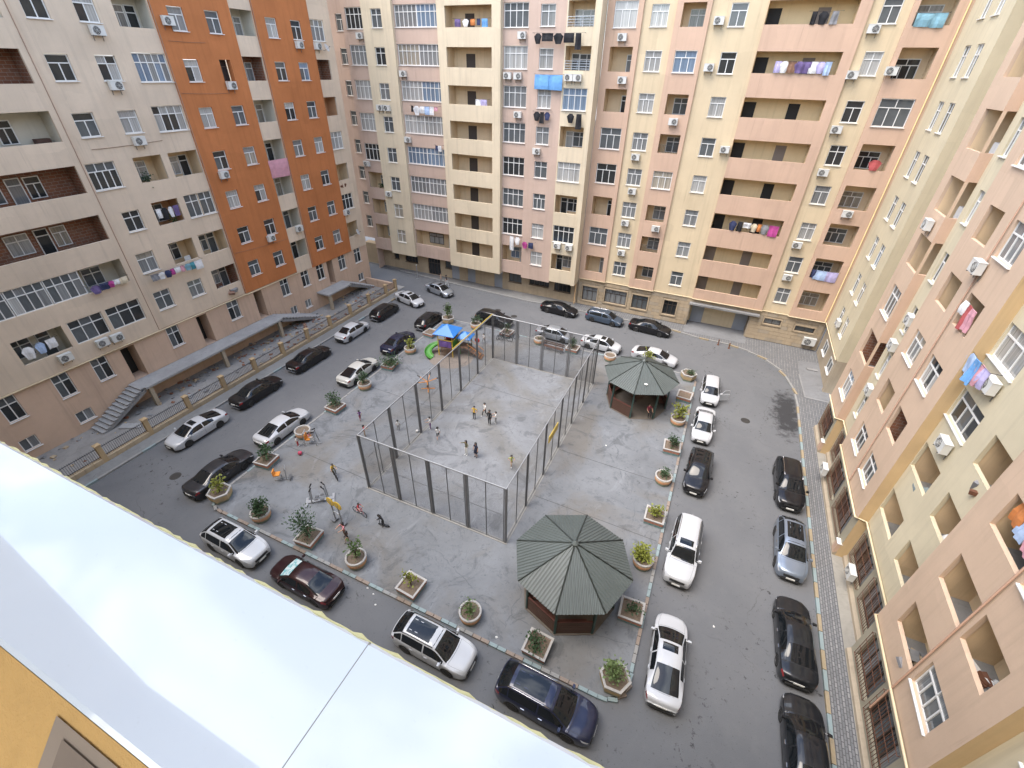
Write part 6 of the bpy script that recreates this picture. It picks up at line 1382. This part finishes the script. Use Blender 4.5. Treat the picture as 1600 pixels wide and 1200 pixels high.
def sitpose(fwd=.0, z=0.0, hands=(.12, .33, .62), lean=.0):
    p = {}
    for s_, n_ in ((1, 'l'), (-1, 'r')): p.update({'kn'+n_: (.07*s_, .24, .50), 'an'+n_: (.07*s_, .24+fwd, .26), 'to'+n_: (.075*s_, .33+fwd, .235), 'el'+n_: (.15*s_, .1+lean, .68), 'wr'+n_: (hands[0]*s_, hands[1]-.05, hands[2]), 'ha'+n_: (hands[0]*s_, hands[1], hands[2])})
    p.update({'spi': (0, lean*.4, .65), 'che': (0, lean*.8, .77), 'nec': (0, lean, .84), 'jaw': (0, lean*1.1+.01, .878), 'hed': (0, lean*1.15+.01, .928), 'top': (0, lean*1.2, .974), 'shl': (.098, lean*.9, .80), 'shr': (-.098, lean*.9, .80)}); return p
def person(x, y, z, rz, h, pose, cols, label, skirt=False, short=False, sleeve='short', hair='short'):
    """one continuous body grown over a skeleton, dressed by region; hair is a child"""
    h *= .93; J = dict(JT); J.update(POSE[pose] if isinstance(pose, str) else pose)
    bm = bmesh.new(); ly = bm.verts.layers.skin.verify(); V = {}
    for k, p in J.items():
        v = bm.verts.new([c*h for c in p]); V[k] = v; r = RAD[k]; f = h*(1.12 if (h < 1.3 and k in ('jaw', 'hed', 'top')) else .92); v[ly].radius = (r[0]*f, r[1]*f); v[ly].use_root = k == 'pel'
    for a, c in BONES: bm.edges.new((V[a], V[c]))
    me = bpy.data.meshes.new('skeleton'); bm.to_mesh(me); bm.free(); t = bpy.data.objects.new('t', me); COL.objects.link(t)
    md = t.modifiers.new('s', 'SKIN'); md.use_smooth_shade = True; sb = t.modifiers.new('b', 'SUBSURF'); sb.levels = 1; sb.render_levels = 1
    dg = bpy.context.evaluated_depsgraph_get(); bme = bpy.data.meshes.new_from_object(t.evaluated_get(dg)); bpy.data.objects.remove(t); bpy.data.meshes.remove(me); bme.name = 'body'
    seg = [(a, c, Vector(J[a])*h, Vector(J[c])*h) for a, c in BONES]
    def reg(a, c, tt):
        if c in ('jaw', 'hed', 'top'): return 0
        if c in ('spi', 'che', 'nec', 'shl', 'shr'): return 1
        if c[:2] == 'el': return 1 if (sleeve == 'long' or tt < .7) else 0
        if c[:2] == 'wr': return 1 if sleeve == 'long' else 0
        if c[:2] == 'ha': return 0
        if c[:2] == 'hi': return 2
        if c[:2] == 'kn': return 2
        if c[:2] == 'an': return (0 if tt > .1 else 2) if short else (2 if tt < .92 else 3)
        return 3
    for p in bme.polygons:
        best = None
        for a, c, A_, C_ in seg:
            ab = C_-A_; tt = max(0, min(1, (p.center-A_).dot(ab)/max(ab.length_squared, 1e-9))); dd = (p.center-A_-ab*tt).length
            if best is None or dd < best[0]: best = (dd, reg(a, c, tt))
        p.material_index = best[1]; p.use_smooth = True
    mk = lambda nm: plain('wear_'+nm.replace(' ', '_'), WEAR[nm], .85, var=.15, vs=8)
    ms = [SKIN, mk(cols[0]), mk(cols[1]), mk(cols[2] if len(cols) > 2 else 'black')]
    r = tag(empty('person', (x, y, z), rz), label, 'person')
    ob('body', bme, ms, r)
    hc = Vector(J['hed'])*h; up = (Vector(J['top'])-Vector(J['jaw'])).normalized(); k = h*(.072 if h > 1.3 else .082)
    b = MB(); b.lathe([(.0, 1.0), (.5, .88), (.86, .52), (1.0, .05), (.92, -.35)], 12); vs = [Vector(v) for v in b.v]
    b.v = []
    for v in vs:
        cut = v.copy()
        if cut.z < .3 and cut.y > .2: cut.z = max(cut.z, .28+.25*cut.y)
        if hair == 'long' and cut.y < .1 and cut.z < 0: cut.z -= 1.4*(1 if cut.z < -.3 else .4)
        b.v.append(tuple(hc+Vector((cut.x*k*.98, cut.y*k*1.02-.008*h, cut.z*k*1.05+.008*h))))
    ob('hair', b.mesh('hair', True), HAIR, r)
    # eyes and nose
    fz = hc; f = MB()
    for sx in (-1, 1): f.box(fz.x+sx*.02*h-.006*h, fz.x+sx*.02*h+.006*h, fz.y+.052*h, fz.y+.062*h, fz.z-.006*h, fz.z+.004*h)
    ob('eyes', f.mesh('eyes'), HAIR, r)
    f = MB().add([(fz.x-.008*h, fz.y+.05*h, fz.z-.028*h), (fz.x+.008*h, fz.y+.05*h, fz.z-.028*h), (fz.x, fz.y+.055*h, fz.z), (fz.x, fz.y+.075*h, fz.z-.025*h)], [(0, 1, 3), (1, 2, 3), (2, 0, 3), (0, 2, 1)]); ob('nose', f.mesh('nose'), SKIN, r)
    if skirt:
        b = MB().lathe([(.08*h, .58*h), (.095*h, .5*h), (.115*h, .34*h), (.11*h, .34*h), (.09*h, .5*h)], 14); ob('skirt', b.mesh('skirt', True), ms[2], r)
    return r
WEAR = {'yellow': (.55, .36, .05), 'black': (.015, .015, .017), 'white': (.65, .65, .63), 'purple': (.12, .04, .16), 'olive': (.09, .085, .045), 'navy': (.018, .022, .05), 'lime': (.34, .36, .1), 'red': (.45, .04, .05), 'pink': (.55, .22, .25), 'grey': (.2, .2, .2), 'brown': (.16, .09, .06), 'blue': (.06, .12, .3), 'tan': (.35, .25, .17), 'maroon': (.2, .03, .05)}
Z0 = .13
def px(*a, **k): return person(*a, **k)
px(-14.6, 25.6, Z0, pi, 1.45, 'akimbo', ('yellow', 'black', 'black'), 'boy in yellow shirt and black trousers standing on the court')
px(-14.0, 26.3, Z0, 2.6, 1.5, 'walk', ('white', 'black', 'white'), 'person in white top bending among the group on the court', hair='short')
px(-13.15, 25.5, Z0, 2.9, 1.62, 'stand', ('black', 'black', 'grey'), 'person in black and white holding a child on the court', sleeve='long')
px(-12.75, 25.85, Z0, 2.2, 1.3, 'reach', ('white', 'grey', 'white'), 'child in white top at the edge of the court group')
px(-17.1, 22.9, Z0, 2.3, 1.4, 'reach', ('white', 'purple', 'white'), 'child in white top and purple trousers leaning at the cage side')
px(-15.95, 22.2, Z0, .6, 1.3, 'walk', ('white', 'black', 'brown'), 'child in white shirt and black shorts running from the cage side', short=True)
px(-13.1, 21.6, Z0, 2.8, 1.55, 'armsout', ('olive', 'white', 'white'), 'woman in olive jacket and white trousers on the court', sleeve='long', hair='long')
px(-12.35, 21.7, Z0, 2.9, 1.55, 'stand', ('navy', 'navy', 'black'), 'woman in a navy dress beside the olive jacket on the court', skirt=True, short=True, hair='long')
px(-9.55, 21.9, Z0, -2.4, 1.25, 'run', ('lime', 'tan', 'white'), 'child in lime top running alone near the cage front', short=True)
px(-22.85, 21.4, Z0, 1.0, 1.1, 'walk', ('purple', 'maroon', 'black'), 'small child in purple on the open plaza left of the cage')
px(-21.25, 20.0, Z0, -.6, 1.2, 'reach', ('red', 'tan', 'brown'), 'child in red crouching forward near the left cage corner')
px(-19.3, 21.7, Z0, .4, 1.15, 'stand', ('white', 'grey', 'black'), 'small child in white just outside the left cage side')
px(-25.0, 16.9, Z0, -1.2, 1.05, 'stand', ('white', 'red', 'white'), 'small child in white top and red trousers by the left planter', short=False)
px(-24.4, 17.55, Z0+.12, -1.1, 1.05, sitpose(0, 0), ('pink', 'white', 'white'), 'small child in pink seated on the orange walker machine')
px(-20.43, 15.74, Z0+.13, -.5-pi/2, 1.2, sitpose(-.02, 0, (.17, .36, .62), .1), ('yellow', 'olive', 'black'), 'child in yellow riding the small black bicycle')
px(-16.62, 13.81, Z0+.14, -.1-pi/2, 1.05, sitpose(-.02, 0, (.17, .38, .62), .1), ('red', 'pink', 'white'), 'child in red riding the small pink bicycle')
px(-14.55, 13.62, Z0+.1, 1.7, 1.2, {**POSE['reach'], 'che': (0, .1, .74), 'nec': (0, .15, .8), 'jaw': (0, .18, .83), 'hed': (0, .2, .87), 'top': (0, .21, .915), 'shl': (.098, .12, .76), 'shr': (-.098, .12, .76), 'ell': (.14, .2, .66), 'elr': (-.14, .2, .66), 'wrl': (.11, .3, .62), 'wrr': (-.11, .3, .62), 'hal': (.1, .34, .62), 'har': (-.1, .34, .62)}, ('black', 'black', 'black'), 'child in black leaning over a scooter', sleeve='long')
px(-16.2, 12.05, Z0, 2.8, 1.5, 'reach', ('pink', 'brown', 'black'), 'person in pink top and brown trousers at the arm wheel machine', hair='long')
px(-15.75, 11.8, Z0, 2.6, 1.2, 'walk', ('black', 'tan', 'black'), 'child in black close behind the person in pink', hair='short')
px(-19.75, 37.2, Z0, 2.9, 1.2, 'walk', ('white', 'grey', 'blue'), 'child in white walking behind the far corner of the cage')
px(-31.2, 48.6, .0, -.8, 1.75, 'walk', ('black', 'white', 'white'), 'person in black top and white trousers before the far shutter doors')
px(-32.3, 49.0, .0, 2.4, 1.65, 'stand', ('tan', 'grey', 'black'), 'person in tan top standing behind the silver sedan')
px(-1.7, 32.05, Z0+.05-.05, -2.6, 1.6, sitpose(0), ('maroon', 'black', 'black'), 'person seated on the bench of the far gazebo')
# scooter and a ball
sc_ = tag(empty('scooter', (-14.62, 13.75, .13), 1.7+pi/2), 'black kick scooter under the leaning child', 'scooter'); ob('deck', UBOX, BLACKM, sc_, (0, 0, .09), 0, (.6, .13, .03)); b = MB().tube([(.32, 0, .08), (.22, 0, .82)], .018, 6); b.tube([(.22, -.2, .82), (.22, .2, .82)], .016, 6); ob('handlebar', b.mesh('handlebar'), BLACKM, sc_)
for x in (-.33, .36): b = MB().lathe([(0, -.02), (.06, -.02), (.06, .02), (0, .02)], 12, x, .06, 'y'); ob('wheel', b.mesh('wheel'), RUBBER, sc_)
def ball(x, y, r, c, l):
    b = MB().lathe([(r*sin(pi*i/8), r-r*cos(pi*i/8)) for i in range(9)], 14); tag(ob('ball', b.mesh('ball', True), plain('ball_'+l.split()[0], c, .5), None, (x, y, .125)), l, 'ball')
ball(-24.2, 16.3, .16, (.4, .05, .1), 'red ball on the ground beside the small child in white')
ball(-17.9, 22.2, .11, (.6, .6, .6), 'white ball lying against the left cage side')
# litter and drain covers
rr = random.Random(9)
lit = [(-12.9, 10.0, 'crumpled white paper on the road behind the dark red sedan'), (-11.9, 9.4, 'white plastic scrap on the road before the white car with the blue glass roof'), (-12.4, 9.85, 'small white scrap at the near kerb'), (-3.9, 27.2, 'white scrap on the plaza between the cage and the right planters'), (4.9, 16.0, 'white scrap on the road beside the near white sedan'), (-5.2, 10.6, 'white scrap beside the round planter by the near gazebo')]
for x, y, l in lit:
    b = MB(); n = 6; b.add([(.065*cos(i)*rr.uniform(.6, 1.3), .065*sin(i)*rr.uniform(.6, 1.3), rr.uniform(0, .04)) for i in range(n)]+[(0, 0, .06)], [(i, (i+1) % n, n) for i in range(n)]); tag(ob('litter', b.mesh('litter'), plain('scrap_white', (.7, .7, .68), .7), None, (x, y, .125 if 10.3 < y and x < 1 else .006)), l, 'litter')
for (x, y, l) in ((-30.5, 11.0, 'round iron manhole cover in the road by the dark grey sedan'), (-19.6, 44.6, 'round iron manhole cover in the far road'), (-22.0, 45.2, 'second round iron manhole cover in the far road'), (5.9, 35.5, 'round iron manhole cover in the road by the white sedans')):
    b = MB().lathe([(0, .012), (.28, .012), (.29, .006), (.36, .006), (.37, 0)], 20); tag(ob('manhole_cover', b.mesh('manhole_cover'), plain('cast_iron', (.05, .047, .045), .7, .4, var=.3, vs=12), None, (x, y, .002)), l, 'manhole cover')

# ------------------------------------------------ clutter kept on the balconies
def clutter(name, P, kind, mat, label, s=1.0, rz=0.0):
    r = random.Random(len(label)); b = MB()
    if kind == 'pile':
        for i in range(14):
            q = Matrix.Rotation(r.uniform(0, 6), 3, 'Z') @ Matrix.Rotation(r.uniform(-.5, .5), 3, 'X'); c = Vector((r.gauss(0, .28), r.gauss(0, .2), .1+abs(r.gauss(0, .16)))); e = [r.uniform(.05, .2) for _ in range(3)]
            vs = [q @ Vector((x*e[0], y*e[1], z*e[2]))+c for x in (-1, 1) for y in (-1, 1) for z in (-1, 1)]; b.cur = i % len(mat); b.add(vs, [(0, 1, 3, 2), (4, 6, 7, 5), (0, 4, 5, 1), (2, 3, 7, 6), (0, 2, 6, 4), (1, 5, 7, 3)])
    elif kind == 'sack': b.lathe([(.0, .62), (.12, .58), (.2, .5), (.3, .25), (.26, .02), (0, 0)], 10)
    elif kind == 'cabinet': b.box(-.4, .4, -.22, .22, 0, 1.05); b.box(-.38, -.01, -.24, -.22, .05, 1.0); b.box(.01, .38, -.24, -.22, .05, 1.0)
    elif kind == 'chair':
        b.box(-.22, .22, -.22, .22, .42, .46); b.box(-.22, .22, .19, .22, .46, .9)
        for x in (-.2, .2):
            for y in (-.2, .2): b.box(x-.02, x+.02, y-.02, y+.02, 0, .42)
    o = ob(name, b.mesh(name, kind == 'sack'), mat, None, P, rz, (s, s, s)); tag(o, label, {'pile': 'junk', 'sack': 'sack', 'cabinet': 'cabinet', 'chair': 'chair'}[kind])
GW = plain('cloth_grey', (.22, .22, .23), .9); SCW = plain('scrap_white', (.7, .7, .68), .7)
clutter('junk_pile', F_D(12.9, -.75, SD(2)-.8), 'pile', [RUST, GW, SCW], 'heap of rusty junk in the second-storey loggia of the nearest pink bay', 1.3)
clutter('junk_pile', F_D(15.3, -.8, SD(1)-.8), 'pile', [CONC, GW, STONE], 'grey rubble heap in the first-storey loggia of the nearest pink bay', 1.1)
clutter('white_sack', F_D(19.0, -1.2, SD(2)-.82), 'sack', SCW, 'white sack standing in the second-storey loggia of the yellow recess', 1.5)
clutter('junk_pile', F_D(18.9, -1.1, SD(3)-.82), 'pile', [BLACKM, GW, RUST], 'dark junk in the third-storey loggia of the yellow recess', 1.2)
clutter('junk_pile', F_D(22.2, -1.2, SD(2)-.82), 'pile', [SCW, GW, KBLUE], 'white and grey junk in the wide second-storey loggia of the yellow recess', 1.1)
clutter('white_cabinet', F_D(34.9, -1.2, SD(6)-.88), 'cabinet', PVC, 'white cabinet in the sixth-storey corner loggia', 1.2, -pi/2)
clutter('white_cabinet', F_D(34.9, -1.2, SD(5)-.88), 'cabinet', PVC, 'white cabinet in the fifth-storey corner loggia', 1.2, -pi/2)
clutter('wood_cabinet', F_A(17.9, -.9, SA(5)-.88), 'cabinet', WOODB, 'brown cabinet in the plastered loggia among the brick ones', 1.0, pi/2)
clutter('plastic_chair', F_A(23.9, -.5, SA(2)-.88), 'chair', PVC, 'white chair in the second-storey cream loggia above the washing line', 1.2, pi/2)
clutter('junk_pile', F_A(43.6, -.6, SA(3)-.88), 'pile', [BLACKM, RUST], 'dark junk in the third-storey cream loggia past the orange panels', 1.5)
clutter('junk_pile', F_A(26.2, -.5, SA(1)-.88), 'pile', [BRICK, CONC], 'brick rubble in the bare brick loggia above the platform', 1.6)
shrub(*F_A(23.0, -.45, SA(4)-.5), 1.0, .4, 260, LF[0], 'dark leafy plant in the fourth-storey cream loggia', 91)
shrub(*F_A(23.9, -.45, SA(3)-.4), 1.2, .35, 200, LF[1], 'green plant beside the washing in the peach loggia', 92)
shrub(*F_B(-41.3, -.4, SB(3)-.2), .6, .5, 200, LF[0], 'dark plants in the third-storey open loggia of the outermost pink strip', 93)
